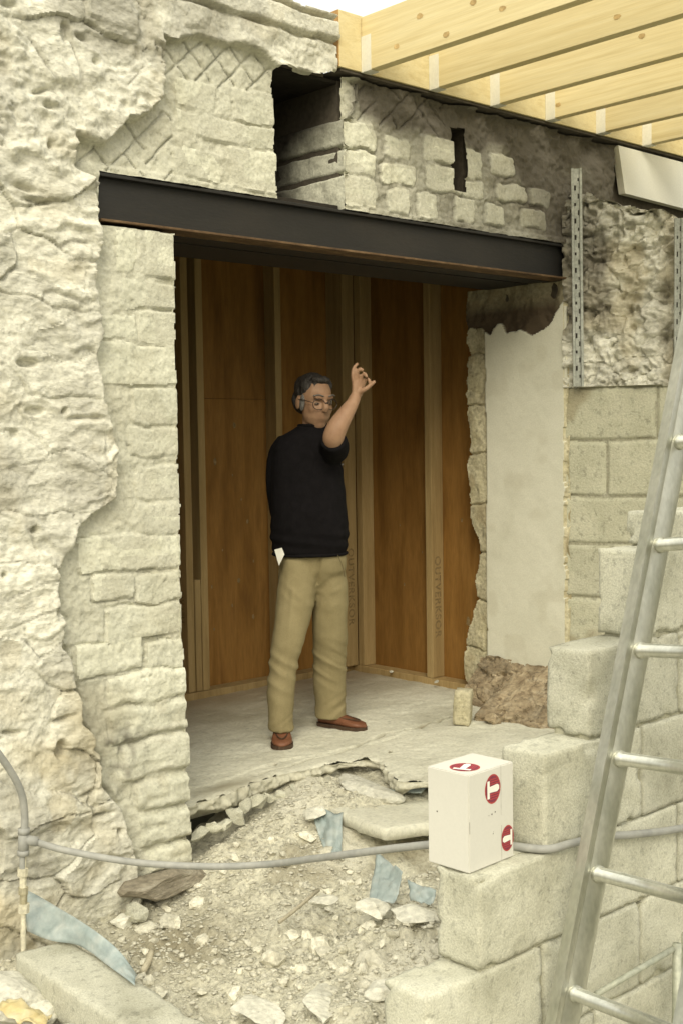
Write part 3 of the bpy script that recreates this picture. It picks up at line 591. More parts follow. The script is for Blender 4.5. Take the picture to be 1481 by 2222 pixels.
# =================================================================== RETURN WALL (right): blocks below, rubble above
ret = empty('return_wall', (2.45, -.1, -.3)); tag(ret, 'splayed wall end with concrete blocks below and rough rubble above', 'wall')
rdir = Vector((.39, -.9208, 0)); rn = Vector((-.9208, -.39, 0)); ro = Vector((2.393, -.008, 0))
rs, rz = np.meshgrid(np.arange(-.03, 1.75, .0065), np.arange(-.36, 2.70, .0065), indexing='ij')
b1 = fbm(rs*8, rz*8, 3, 401); b2 = fbm(rs*40, rz*40, 3, 402)
CZ = [-.36, .055, .33, .597, .867, 1.107, 1.387, 1.652]
BL = []
for k in range(7):
    z0, z1 = CZ[k], CZ[k+1]
    st = {6: .425, 5: .182, 4: .415, 3: .20, 2: .42, 1: .19, 0: .43}[k]
    xs = [-.05, st]+[st+.45*i for i in range(1, 5)]
    for x0, x1 in zip(xs[:-1], xs[1:]): BL.append((x0+.006, z0+.006, x1-.006, z1-.006))
dB = np.full(rs.shape, 9.); lB = np.full(rs.shape, -1)
for i, (x0, z0, x1, z1) in enumerate(BL):
    rr = .012
    qx = np.abs(rs+.003*b1-(x0+x1)/2)-(x1-x0)/2+rr; qz = np.abs(rz+.003*b1-(z0+z1)/2)-(z1-z0)/2+rr
    d = np.hypot(np.maximum(qx, 0), np.maximum(qz, 0))+np.minimum(np.maximum(qx, qz), 0)-rr
    lB = np.where((d < 0) & (d < dB), i, lB); dB = np.minimum(dB, d)
hB = np.where(dB < 0, .010*ss(0, .012, -dB)+.004*(hid(lB+3., 403)-.5)+.0015*b1+.0006*b2, -.001+.004*b1+.002*b2)
f1, f2, rid, rdx, rdy = worley(rs/.13+.35*b1, rz/.105+.35*b1, 410)
f1c, f2c, ridc, _, _ = worley(rs/.042+.5*b1, rz/.040+.5*fbm(rs*9, rz*9, 2, 412), 411)
hR = .012+.010*ss(0, .12, f2-f1)+.022*(hid(rid, 413)-.5)+.018*ss(0, .4, f2c-f1c)*(hid(ridc, 414)-.3)-.028*ss(.1, .35, f2c-f1c)*(hid(ridc, 422) > .90)+.020*fbm(rs*10, rz*10, 5, 415, .65)+.016*ridge(rs*17+b1, rz*15, 4, 419)-.03*ss(.55, .75, vn(rs*26, rz*26, 425))*(vn(rs*6, rz*6, 426) > .5)-.03*ss(.82, .97, ridge(rs*5, rz*5, 3, 423))+.005*b2
for hx, hz_, a, b in ((.33, 2.30, .035, .035), (.30, 2.02, .012, .03), (.47, 2.08, .03, .06), (.10, 1.88, .018, .018), (.33, 2.49, .04, .02), (.46, 1.88, .02, .05)):
    hR = hR-.06*np.exp(-((rs-hx)/a)**2-((rz-hz_)/b)**2)
topR = 2.64-.34*rs+.025*fbm(rs*9, rz*0, 3, 416)
isR = rz > 1.652+.004*b1
HR = np.where(isR, hR, hB)
HR = np.where(rs > .515+.012*b1, np.where(isR, -.09+.004*b1, HR), HR)
lR = np.where(isR, np.where((f2-f1 > .06), 1000+(np.searchsorted(np.unique(rid), rid)), 1), np.where(lB >= 0, 100+lB, 0))
lR = np.where(isR & (rs > .515+.012*b1), 2, lR)
lR = np.where(rz > topR, -1, lR)
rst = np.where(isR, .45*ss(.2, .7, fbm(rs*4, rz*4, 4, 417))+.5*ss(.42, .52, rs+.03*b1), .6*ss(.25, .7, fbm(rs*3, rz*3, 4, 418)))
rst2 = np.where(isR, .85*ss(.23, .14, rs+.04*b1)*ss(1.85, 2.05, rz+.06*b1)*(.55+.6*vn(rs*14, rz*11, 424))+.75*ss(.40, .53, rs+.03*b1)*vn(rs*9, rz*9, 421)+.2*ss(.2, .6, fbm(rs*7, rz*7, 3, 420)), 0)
PR = np.stack([ro.x+rs*rdir.x+HR*rn.x, ro.y+rs*rdir.y+HR*rn.y, rz], -1)
def rspec(l):
    if l == 0: return ('joint_mortar', 'blockjoint', ret)
    if l == 1: return ('mortar', 'mortar', ret)
    if l == 2: return ('plaster_strip', 'plaster', ret)
    if l >= 1000: return ('stone', 'stone', ret)
    return ('concrete_block', 'blockwall', ret)
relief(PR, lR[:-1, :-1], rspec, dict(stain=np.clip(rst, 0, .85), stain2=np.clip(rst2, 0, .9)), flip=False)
bm = bmesh.new()
for s0, s1, zt in ((0, .50, 2.44), (.50, 1.75, 2.0)):
    a = ro+rdir*s0-rn*.10; b = ro+rdir*s1-rn*.10; c = ro+rdir*s1-rn*.35; d = ro+rdir*s0-rn*.35
    lo_ = [bm.verts.new((p.x, p.y, -.36)) for p in (a, b, c, d)]; hi_ = [bm.verts.new((p.x, p.y, zt)) for p in (a, b, c, d)]
    bm.faces.new(lo_[::-1]); bm.faces.new(hi_)
    for k in range(4): bm.faces.new((lo_[k], lo_[(k+1) % 4], hi_[(k+1) % 4], hi_[k]))
bm_link('wall_core', bm, 'core', ret)
# sloping mortar bed over the rubble so its top is closed
st_, sv_ = np.meshgrid(np.arange(0, .52, .02), np.arange(0, .36, .02), indexing='ij')
tz = 2.615-.34*st_+.03*fbm(st_*9, sv_*9, 3, 430)
relief(np.stack([ro.x+st_*rdir.x-(sv_-.03)*rn.x, ro.y+st_*rdir.y-(sv_-.03)*rn.y, tz], -1), np.zeros((st_.shape[0]-1, st_.shape[1]-1), int), lambda l: ('mortar_cap', 'mortar', ret), dict(stain=tz*0+.3, stain2=tz*0+.4))
# plasterboard in the wall head, right
pb = empty('plasterboard', (3.1, 0, 2.66)); tag(pb, 'clean white plasterboard panel under the joist ends', 'panel')
bm = bmesh.new()
pts = [(2.775, 2.905), (2.835, 2.668), (3.9, 2.640), (3.9, 2.900)]
A = [bm.verts.new((x, -.030, z_)) for x, z_ in pts]; B = [bm.verts.new((x, .01, z_)) for x, z_ in pts]
bm.faces.new(A); bm.faces.new(B[::-1])
for k in range(len(pts)): bm.faces.new((A[k], B[k], B[(k+1) % len(pts)], A[(k+1) % len(pts)]))
bm_link('board', bm, 'board', pb)
# galvanised wall-connector strips with rows of slots
def strip(name, base, top, wdt, face, label):
    e = empty(name, base); tag(e, label, 'metal strip')
    a = Vector(base); b = Vector(top); ax = (b-a).normalized(); L = (b-a).length; side = Vector((face.y, -face.x, 0)).normalized()*-1
    bm = bmesh.new()
    def q(s, t, d): return a+ax*t+side*s+face*d
    hwid = wdt/2
    prof = [(-hwid, .0), (-hwid, .014), (-hwid*.55, .014), (-hwid*.45, .006), (hwid*.45, .006), (hwid*.55, .014), (hwid, .014), (hwid, .0)]
    lo_ = [bm.verts.new(q(s, 0, d)) for s, d in prof]; hi_ = [bm.verts.new(q(s, L, d)) for s, d in prof]
    for k in range(len(prof)-1): bm.faces.new((lo_[k], lo_[k+1], hi_[k+1], hi_[k]))
    bm.faces.new((lo_[-1], lo_[0], hi_[0], hi_[-1])); bm.faces.new(hi_); bm.faces.new(lo_[::-1])
    bm_link('channel', bm, 'galv', e)
    me = None; k = 0; t = .05
    while t < L-.04:
        bm = bmesh.new(); ww = .005 if k % 2 else .003; hh_ = .024 if k % 3 else .014; off = -.008 if k % 2 else .008
        vs = [bm.verts.new(q(off+s*ww, t+d*hh_/2, .0075)) for s, d in ((-1, -1), (1, -1), (1, 1), (-1, 1))]; vt = [bm.verts.new(q(off+s*ww, t+d*hh_/2, .005)) for s, d in ((-1, -1), (1, -1), (1, 1), (-1, 1))]
        bm.faces.new(vs); bm.faces.new(vt[::-1])
        for i in range(4): bm.faces.new((vs[i], vt[i], vt[(i+1) % 4], vs[(i+1) % 4]))
        bm_link('slot', bm, 'dark', e); t += .040; k += 1
    return e
_q = ro+rdir*.055+rn*.062
strip('metal_strip', (_q.x, _q.y, 1.656), (_q.x-.006, _q.y+.004, 2.72), .052, Vector((-.72, -.69, 0)), 'long galvanised metal strip with slots beside the beam end')
_p = ro+rdir*.535+rn*.05
strip('metal_strip', (_p.x, _p.y, 1.70), (_p.x+.004, _p.y, 2.44), .04, Vector((-.72, -.69, 0)), 'short galvanised metal strip at the far edge of the rubble')

# =================================================================== ROOF JOISTS
rim = empty('rim_board', (2.3, -.02, 2.93)); tag(rim, 'pale new timber rim board lying along the wall head', 'board')
box('board', (.815, -.045, 2.930, 4.2, .004, 3.158), 'joist', rim, .002)
box('end_grain', (.8125, -.0445, 2.931, .8155, .0035, 3.157), 'joistend', rim, 0)
plate_or_shadow_strip = box('rim_shadow_strip', (.83, -.036, 2.917, 4.2, .09, 2.929), 'core', None, .002); tag(plate_or_shadow_strip, 'thin dark strip standing for the shadow line under the timber rim board', 'shadow strip')  # dark strip added to stand for the shadow line below the rim
labs = ['pale timber joist nearest the wall corner, first and longest in view', 'second pale timber joist from the wall corner', 'third pale timber joist from the wall corner',
        'fourth pale timber joist from the wall corner', 'fifth pale timber joist from the wall corner', 'sixth pale timber joist from the wall corner', 'seventh pale timber joist at the picture edge, barely showing']
jb = None; jh = None; je = None
for i in range(7):
    x = .940+.4055*i
    e = empty('timber_joist', (x, -.05, 2.93)); tag(e, labs[i], 'joist', 'roof joists over the opening')
    if jb is None:
        jb = box('beam_length', (x, -3.6, 2.930, x+.047, -.0475, 3.152), 'joist', e, .002)
        bm = bmesh.new()
        add_box(bm, x-.0016, -.102, 2.930, x-.0002, -.046, 3.072); add_box(bm, x-.003, -.100, 2.9262, x+.050, -.046, 2.9288)
        jh = bm_link('joist_hanger', bm, 'hanger', e)
        kn = []
        rk = random.Random(3)
        for ky, kz in ((-.25, 2.985), (-.52, 2.966), (-.80, 2.990), (-.38, 3.07), (-1.1, 2.972), (-.66, 3.05)):
            bm = bmesh.new(); bm.faces.new([bm.verts.new((x-.0012, ky+.017*math.cos(t_)*rk.uniform(.8, 1.2), kz+.011*math.sin(t_)*rk.uniform(.8, 1.2))) for t_ in np.linspace(0, 6.28, 9)[:-1]][::-1])
            kn.append(bm_link('knot', bm, 'knot', e))
    else:
        for q_, src in enumerate([jb, jh]+kn):
            if q_ > 1 and random.random() < .62: continue
            c = src.copy(); COL.objects.link(c); c.parent = e; c.matrix_parent_inverse = Matrix.Identity(4)
            c.location = Vector((-.940, .05+(random.uniform(-.25, .15) if q_ > 1 else 0), -2.93+(random.uniform(-.012, .012) if q_ > 1 else 0)))

# =================================================================== PLYWOOD PARTITION INSIDE
part = empty('plywood_partition', (1.5, 1.7, 0)); tag(part, 'reddish brown plywood partition on timber studs inside the opening', 'partition')
box('plywood_sheet', (-.95, 1.745, .03, .70, 1.757, 1.648), 'ply', part, .001)
box('plywood_sheet', (-.95, 1.745, 1.650, .70, 1.757, 2.44), 'ply', part, .001)
box('plywood_sheet', (.704, 1.745, .03, 1.915, 1.757, 1.648), 'ply', part, .001)
box('plywood_sheet', (.704, 1.7455, 1.650, 1.915, 1.7575, 2.44), 'ply', part, .001)
box('plywood_sheet', (1.919, 1.745, .03, 2.53, 1.757, 2.44), 'ply', part, .001)
box('plywood_sheet', (2.517, 1.06, .03, 2.529, 1.744, 2.44), 'ply', part, .001)
box('plywood_sheet', (2.5172, .56, .03, 2.529, 1.056, 2.44), 'ply', part, .001)
def knots(par, pts, plane):
    for (a, b, r) in pts:
        bm = bmesh.new(); n = 9; vs = []
        for k in range(n):
            t = 2*math.pi*k/n; p = (r*math.cos(t)*random.uniform(.7, 1.1), 1.6*r*math.sin(t)*random.uniform(.7, 1.1))
            vs.append(bm.verts.new((a+p[0], 1.7438, b+p[1]) if plane == 'v' else (2.5158, a+p[0], b+p[1])))
        bm.faces.new(vs); bm_link('knot', bm, 'ink', par)
knots(part, [(1.62, 1.50, .012), (1.48, 1.30, .014), (1.60, 1.22, .006), (1.70, .95, .010), (1.52, .80, .006), (1.63, .62, .011), (1.58, .48, .007), (1.45, .36, .006), (1.73, .40, .010), (1.66, 1.08, .006), (1.74, .72, .007), (1.44, .60, .007)], 'v')
knots(part, [(1.30, .55, .007), (.80, .38, .017), (.84, .95, .008), (1.33, .90, .005), (1.15, .75, .005)], 'u')
def stud(b): return box('stud', b, 'stud', part, .003)
stud((1.300, 1.650, .045, 1.346, 1.7445, 2.44)); stud((1.212, 1.662, .045, 1.258, 1.7443, 2.44)); stud((1.2595, 1.655, .045, 1.2985, 1.7440, .66))
stud((1.850, 1.650, .045, 1.896, 1.7445, 2.44)); st3 = stud((2.325, 1.602, .045, 2.419, 1.7445, 2.44)); stud((.60, 1.650, .045, .646, 1.7445, 2.44)); stud((0, 1.650, .045, .046, 1.7445, 2.44))
stud((2.4215, 1.552, .045, 2.5165, 1.6015, 2.44)); st4 = stud((2.421, .985, .045, 2.5165, 1.033, 2.44))
box('bottom_plate', (-.9, 1.648, .003, 2.419, 1.7447, .043), 'stud', part, .003)
box('bottom_plate', (2.4205, .66, .003, 2.5168, 1.740, .043), 'stud', part, .003)
box('head_plate', (-.9, 1.648, 2.442, 2.53, 1.757, 2.49), 'stud', part, .003)
def stamp(txt, size, mat4, mat, parent, name='stamped_letters', ext=.0):
    cu = bpy.data.curves.new(name, 'FONT'); cu.body = txt; cu.size = size; cu.extrude = ext; cu.space_character = 1.15; cu.offset = .002
    o = bpy.data.objects.new(name+'_tmp', cu); COL.objects.link(o)
    dg = bpy.context.evaluated_depsgraph_get(); me = bpy.data.meshes.new_from_object(o.evaluated_get(dg)); bpy.data.objects.remove(o)
    me.materials.clear(); me.transform(mat4); return link(name, me, mat, parent)
# letters run down the studs
def downmat(org, right): # text baseline runs downwards (-z); glyph tops point to `right`
    x = Vector((0, 0, -1)); y_ = Vector(right); z_ = x.cross(y_)
    return Matrix(((x.x, y_.x, z_.x, org[0]), (x.y, y_.y, z_.y, org[1]), (x.z, y_.z, z_.z, org[2]), (0, 0, 0, 1)))
stamp('OUTVERKSOR', .066, downmat((2.346, 1.6008, .76), (1, 0, 0)), 'ink', part)
stamp('OUTVERKSOR', .066, downmat((2.446, .9838, .74), (1, 0, 0)), 'ink', part)
stamp('OVRSU', .050, downmat((1.2105, 1.725, .60), (0, -1, 0)), 'ink', part)
room = boxes('room_ceiling', [(-1.0, .53, 2.50, 2.60, 1.80, 2.56)], 'core'); tag(room, 'dark unlit ceiling boards inside the opening', 'ceiling', kind='structure')
room2 = boxes('room_wall', [(-1.04, .53, -.05, -.96, 1.80, 2.56), (2.53, .60, -.05, 2.60, 1.80, 2.56), (-1.0, 1.76, -.05, 2.6, 1.80, 2.56), (-1.0, .50, 2.37, 2.6, .54, 2.56)], 'core'); tag(room2, 'dark masonry enclosing the partitioned space', 'wall', kind='structure')

# =================================================================== STEPPED BLOCK WALL (foreground)
bw = empty('block_wall', (.4, -1.81, -.36)); tag(bw, 'unfinished concrete block wall stepping up behind the ladder', 'wall')
COURSE = [(-.365, -.135, -.86), (-.128, .110, -.643), (.118, .345, -.459), (.353, .603, -.206), (.611, .843, -.012), (.851, 1.090, .222), (1.098, 1.19, .36)]
bmesh_cache = {}
seed = 0
mort = []
for k, (z0, z1, us) in enumerate(COURSE):
    x = us; first = True
    while x < 2.05:
        L = .424 if not (k == 6) else .40
        x1 = min(x+L, 2.08)
        if x1-x > .1:
            seed += 1
            me = rough_box_mesh('concrete_block', x1-x, .142, z1-z0, .012, .0035, .0018, seed, .045)
            o = link('concrete_block', me, 'concrete', bw, ((x+x1)/2, -1.81+random.uniform(-.003, .003), (z0+z1)/2))
            o.rotation_euler = (0, random.uniform(-.004, .004), random.uniform(-.006, .006))
        x = x1+.010
    mort.append((us+.012, -1.868, z0-.012, 2.06, -1.752, z1-.012))
boxes('joint_mortar', mort, 'blockjoint', bw)
# trowelled mortar on top of the box block, beside the carton
me = stone_mesh('mortar_pat', 55, .18, 3, .3); o = link('mortar_pat', me, 'concrete', bw, (-.255, -1.80, .345)); o.scale = (.045, .04, .05)

# =================================================================== CARTON
crt = empty('cardboard_box', (-.365, -1.772, .347)); tag(crt, 'white cardboard box with red round arrow marks on a block', 'box')
crt.rotation_euler = (0, 0, math.radians(2.5))
BX, BY, BZ = .089, .066, .243
bm = bmesh.new(); add_box(bm, -BX, -BY, 0, BX, BY, BZ)
bmesh.ops.bevel(bm, geom=list(bm.edges), offset=.0025, segments=2, affect='EDGES')
def cp(name, bm, mat, par=crt):
    bmesh.ops.recalc_face_normals(bm, faces=bm.faces); me = bpy.data.meshes.new(name); bm.to_mesh(me); bm.free()
    o = bpy.data.objects.new(name, me); COL.objects.link(o); me.materials.append(M[mat]); o.parent = par; return o
body = cp('carton_body', bm, 'box')
def flat(name, pts, face, lift, mat, par=crt):
    """small printed shape on a carton face; pts in face coordinates"""
    bm = bmesh.new(); vs = []
    for (a, b) in pts:
        if face == 'front': p = (a, -BY-lift, b)
        elif face == 'left': p = (-BX-lift, a, b)
        else: p = (a, b, BZ+lift)
        vs.append(bm.verts.new(p))
    bm.faces.new(vs); return cp(name, bm, mat, par)
def circ(cx, cy, rx, ry, n=28): return [(cx+rx*math.cos(2*math.pi*k/n), cy+ry*math.sin(2*math.pi*k/n)) for k in range(n)]
def mark(face, cx, cy, r, rot, sy=1.0):
    root = flat('printed_mark', circ(cx, cy, r, r*sy), face, .0006, 'red')
    flat('mark_disc', circ(cx, cy, r*.90, r*.90*sy), face, .0009, 'maroon', root)
    c_, s_ = math.cos(rot), math.sin(rot)
    def tr(p): return [(cx+(x*c_-y*s_)*r, cy+(x*s_+y*c_)*r*sy) for x, y in p]
    for yy in (-.66, -.5, .5, .66, .34, -.34):
        wv = math.sqrt(max(0, .78-yy*yy)); flat('mark_stripe', tr([(-.42, yy-.035), (wv, yy-.035), (wv, yy+.035), (-.42, yy+.035)]), face, .0011, 'red', root)
    # palm-like arrow: cross bar and stem
    flat('mark_bar', tr([(-.72, -.60), (-.42, -.60), (-.42, .60), (-.72, .60)]), face, .0014, 'whiteink', root)
    flat('mark_stem', tr([(-.43, -.20), (.55, -.24), (.80, -.10), (.80, .14), (.55, .26), (-.43, .20)]), face, .0013, 'whiteink', root)
mark('front', .004, .191, .031, .0, 1.2); mark('front', .0625, .053, .0255, math.pi, 1.3)
mark('top', -.035, -.010, .038, .35)
flat('flap_joint', [(.0365, .118), (.0378, .118), (.0378, .243), (.0365, .243)], 'front', .0005, 'boxline'); flat('flap_joint', [(.0375, .0), (.0388, .0), (.0388, .092), (.0375, .092)], 'front', .0005, 'boxline')
flat('corner_tear', [(-.0875, .098), (-.0862, .098), (-.0862, .128), (-.0875, .128)], 'front', .0005, 'frame')
for a, b, r_ in ((.0, .128, .0022), (.013, .131, .002), (-.012, .127, .0012), (.004, .078, .0016), (.006, .082, .001)): flat('speck', circ(a, b, r_, r_, 8), 'front', .0007, 'frame')
flat('speck', circ(.035, .135, .002, .002, 8), 'left', .0007, 'frame')

# =================================================================== LADDER
lad = empty('ladder', (-.40, -2.02, -.36)); tag(lad, 'tall aluminium ladder leaning across the block wall at the right', 'ladder')
la = Vector((-.309, -2.02, -.014)); lb = Vector((.172, -2.02, 1.388)); ld = (lb-la).normalized()
rg = Vector((-.187, -.975, .105)).normalized(); nrm_ = ld.cross(rg).normalized()
foot = la-ld*((la.z+.35)/ld.z); toplen = (3.05-foot.z)/ld.z
LW = .385
def rail(name, off):
    """C-section rail with rounded lips"""
    prof = [(-.034, -.014), (.034, -.014), (.034, .014), (.027, .014), (.027, -.006), (-.027, -.006), (-.027, .014), (-.034, .014)]
    sgn = 1 if off == 0 else -1
    bm = bmesh.new(); rings = []
    oval = [(-.048, -.017), (-.036, -.017)]+[(.004+.040*math.cos(t_), .0155*math.sin(t_)) for t_ in np.linspace(-2.35, 2.35, 19)]+[(-.036, .017), (-.048, .017)]
    for t in (0, toplen):
        rings.append([bm.verts.new(foot+ld*t+rg*(off+q)+nrm_*p_) for p_, q in oval])
    A, B = rings; n_ = len(oval)
    for k in range(n_): bm.faces.new((A[k], A[(k+1) % n_], B[(k+1) % n_], B[k]))
    bm.faces.new(A[::-1]); bm.faces.new(B)
    o = bm_link(name, bm, 'alu', lad, False)
    for p in o.data.polygons: p.use_smooth = len(p.vertices) == 4
    o.data.set_sharp_from_angle(angle=.6)
    return o
rail('rail', 0); rail('rail', LW)
def rail_t(px_z): return (px_z-foot.z)/ld.z
RZ = [-.20, .057, .330, .600, .862, 1.124, 1.388, 1.650, 1.912, 2.174, 2.436, 2.698]
rung0 = None
for zr in RZ:
    c0 = foot+ld*rail_t(zr)
    bm = bmesh.new()
    p0, p1 = c0+rg*.011, c0+rg*(LW-.011)
    loft(bm, [p0, c0+rg*.016, c0+rg*.024, c0+rg*.026, c0+rg*(LW-.026), c0+rg*(LW-.024), c0+rg*(LW-.016), p1], [.0215, .0215, .0205, .0168, .0168, .0205, .0215, .0215], 20, True)
    rgo = bm_link('rung', bm, 'alu', lad, True)
    bm = bmesh.new()
    for q_ in range(-2, 3):
        ang = math.pi/2+q_*.32; off_ = (nrm_*math.cos(ang)*-1+ld*math.sin(ang))*.0168
        loft(bm, [c0+rg*.03+off_, c0+rg*(LW-.03)+off_], .0011, 6)
    bm_link('grip_ribs', bm, 'alu', rgo)

# thin braced frame behind the ladder foot
tre = empty('folding_frame', (.255, -1.96, -.3)); tag(tre, 'thin greenish metal strut and upright low behind the ladder', 'frame')
tube('brace', [(-.06, -1.93, -.050), (.262, -1.96, -.018+.006)], .0085, 'greymetal', tre, 10, 1)
tube('upright', [(.268, -1.965, .0), (.262, -1.965, -.40)], .013, 'greymetal', tre, 10, 1)
tube('upright', [(.305, -1.967, .02), (.300, -1.967, -.40)], .010, 'greymetal', tre, 10, 1)
box('foot_bar', (.20, -2.02, -.345, .36, -1.90, -.31), 'greymetal', tre, .003)

# =================================================================== HOSE AND STANDPIPE
hp = empty('water_hose', (-.84, -.35, .18)); tag(hp, 'grey water hose sagging from the standpipe across to the blocks', 'hose')
tube('pipe', [(-.838, -.352, .178), (-.74, -.43, .136), (-.595, -.60, .105), (-.43, -.76, .092), (-.335, -.92, .115), (-.335, -1.12, .180), (-.36, -1.30, .243), (-.352, -1.47, .298), (-.335, -1.60, .336), (-.315, -1.668, .353), (-.285, -1.72, .3575), (-.245, -1.80, .3585), (-.205, -1.885, .3605), (-.13, -1.9045, .362), (.0, -1.9055, .350), (.15, -1.906, .322), (.40, -1.907, .285), (.9, -1.91, .24), (1.6, -1.93, .20)], .0108, 'hose', hp, 12, 8)
sp = empty('standpipe', (-.875, -.36, -.33)); tag(sp, 'standpipe with brass fittings and a grey tee rising by the rubble wall', 'standpipe')
tube('riser', [(-.868, -.355, -.34), (-.862, -.353, -.10), (-.857, -.351, .03), (-.850, -.35, .150)], .0085, 'cream', sp, 10, 4)
tube('bend', [(-.847, -.35, .195), (-.845, -.352, .26), (-.858, -.36, .33), (-.895, -.37, .405), (-.96, -.38, .50), (-1.06, -.39, .62)], .0115, 'hose', sp, 12, 8)
tee = tube('tee', [(-.8525, -.35, .138), (-.8485, -.35, .205)], .0165, 'hose', sp, 14, 1)
tube('tee_branch', [(-.849, -.35, .180), (-.815, -.374, .170)], .0155, 'hose', tee, 14, 1)
tube('collar', [(-.848, -.35, .197), (-.8475, -.35, .214)], .0185, 'hose', tee, 14, 1)
tube('collar', [(-.853, -.35, .130), (-.852, -.35, .146)], .0185, 'hose', tee, 14, 1)
for z0_, z1_, r_, m_ in ((.090, .128, .0095, 'hose'), (.066, .090, .017, 'cream'), (.030, .066, .011, 'cream'), (.008, .030, .0155, 'brass'), (-.022, .008, .012, 'brass'), (-.05, -.022, .018, 'cream')):
    tube('fitting', [(-.858+.0005, -.351, z0_), (-.856, -.351, z1_)], r_, m_, sp, 8, 1, False)

# =================================================================== LOWER LEFT: LINTEL, SHEET, STONES
me = rough_box_mesh('concrete_lintel', .178, 1.25, .125, .016, .012, .002, 301, .03)
lin = link('concrete_lintel', me, 'concrete', None, (-.842, -1.02, -.214)); lin.rotation_euler = (0, .0, math.radians(-1.5)); tag(lin, 'long pale concrete lintel lying on the dirt in the lower left corner', 'lintel')
def sheet(name, corners, label, nu=14, nv=14, amp=.012, seed=0, mat='bluesheet'):
    c = [Vector(p) for p in corners]; V = []
    nn = (c[1]-c[0]).cross(c[3]-c[0]).normalized()
    for i in range(nu+1):
        for j in range(nv+1):
            s, t = i/nu, j/nv
            e = .12*float(fbm(np.array([s*3+seed]), np.array([t*3.]), 2, seed)[0])
            s2 = s+e*(.25 if 0 < j < nv else 1)*.3; t2 = t+e*.25
            p = c[0]*(1-s2)*(1-t2)+c[1]*s2*(1-t2)+c[2]*s2*t2+c[3]*(1-s2)*t2
            k = float(ridge(np.array([s*2.6+t*1.2+seed]), np.array([t*1.5-s]), 3, seed)[0])
            V.append(p+nn*amp*k)
    F = [(i*(nv+1)+j, (i+1)*(nv+1)+j, (i+1)*(nv+1)+j+1, i*(nv+1)+j+1) for i in range(nu) for j in range(nv)]
    me = mesh_np(name, np.array([tuple(v) for v in V]), np.array(F), True)
    o = link(name, me, mat); m_ = o.modifiers.new('thick', 'SOLIDIFY'); m_.thickness = .0016
    tag(o, label, 'plastic sheet'); return o
def strip_sheet(name, A, B, label, seed, nu=30, nv=8, amp=.012):
    a_, b_ = catmull(A, nu//(len(A)-1)), catmull(B, nu//(len(B)-1)); V = []; n_ = min(len(a_), len(b_))
    for i in range(n_):
        for j in range(nv+1):
            t = j/nv; p = a_[i].lerp(b_[i], t); k = float(ridge(np.array([i*.16+t*1.5+seed]), np.array([t*1.3-i*.05]), 3, seed)[0])
            V.append(p+Vector((-.6, -.35, .7))*amp*k*(.4+math.sin(math.pi*t)))
    F = [(i*(nv+1)+j, (i+1)*(nv+1)+j, (i+1)*(nv+1)+j+1, i*(nv+1)+j+1) for i in range(n_-1) for j in range(nv)]
    o = link(name, mesh_np(name, np.array([tuple(v) for v in V]), np.array(F), True), 'bluesheet'); m_ = o.modifiers.new('thick', 'SOLIDIFY'); m_.thickness = .0016
    tag(o, label, 'plastic sheet'); return o
strip_sheet('plastic_sheet', [(-.755, -.175, -.050), (-.740, -.300, -.064), (-.738, -.520, -.074), (-.728, -.680, -.105), (-.735, -.80, -.148)], [(-.815, -.290, -.140), (-.80, -.405, -.140), (-.756, -.515, -.139), (-.772, -.715, -.1395), (-.786, -.865, -.1405)], 'blue plastic sheet trapped between the fallen lintel and the rubble wall', 3)
sheet('plastic_sheet', [(.515, -.135, -.060), (.585, -.250, -.060), (.430, -.41, -.170), (.400, -.36, -.175)], 'pale blue plastic scrap hanging below the broken slab behind the hose', 16, 18, .022, 3)
sheet('plastic_sheet', [(.370, -.66, -.070), (.315, -.855, -.095), (.225, -.895, -.160), (.195, -.80, -.165)], 'bright blue plastic scrap among rubble left of the white box', 16, 16, .020, 4)
sheet('plastic_sheet', [(.290, -.90, -.100), (.295, -1.03, -.105), (.245, -1.05, -.135), (.245, -.95, -.14)], 'small dark blue plastic tongue beside the block end', 12, 12, .014, 5)
sheet('plastic_sheet', [(.99, -.13, -.030), (1.10, -.27, -.030), (.98, -.30, -.062), (.90, -.20, -.062)], 'pale blue plastic edge showing at the broken slab corner', 8, 8, .006, 6)
am = sheet('added_crumpled_sheet', [(-1.075, -.60, -.185), (-.99, -.52, -.205), (-.945, -.68, -.225), (-1.05, -.80, -.195)], 'added crumpled amber yellow sheet in the bottom left corner', 14, 14, .030, 8, 'amber')  # crumpled sheet put in for a patch of amber yellow
# flat paving piece below the slab
me = rough_box_mesh('stone_flag', .50, .42, .05, .02, .010, .0025, 77, .02)
fl = link('stone_flag', me, 'slab', None, (.80, -.40, -.105)); fl.rotation_euler = (math.radians(-3), math.radians(4), math.radians(-12)); tag(fl, 'smooth pinkish flat stone flag lying below the slab beside the box', 'stone slab')
# upright offcut and stones at the foot of the right jamb
me = rough_box_mesh('timber_offcut', .10, .085, .175, .014, .008, .002, 88, .02)
off = link('timber_offcut', me, 'rawjamb', None, (1.835, .232, .088)); off.rotation_euler = (.05, .06, .6); tag(off, 'short upright block offcut standing against the jamb foot', 'offcut')
def stone(name, meshseed, loc, scale, rot, mat, label, cat='stone', group=None, flatn=.7, sub=3):
    me = stone_mesh(name, meshseed, flatn, sub, .35); o = link(name, me, mat, None, loc); o.scale = scale; o.rotation_euler = rot
    for p in me.polygons: p.use_smooth = False
    tag(o, label, cat, group); return o
stone('brown_stone', 505, (1.945, .135, .022), (.05, .045, .045), (.2, .1, .5), 'brownstone', 'small reddish pebble at the foot of the offcut')
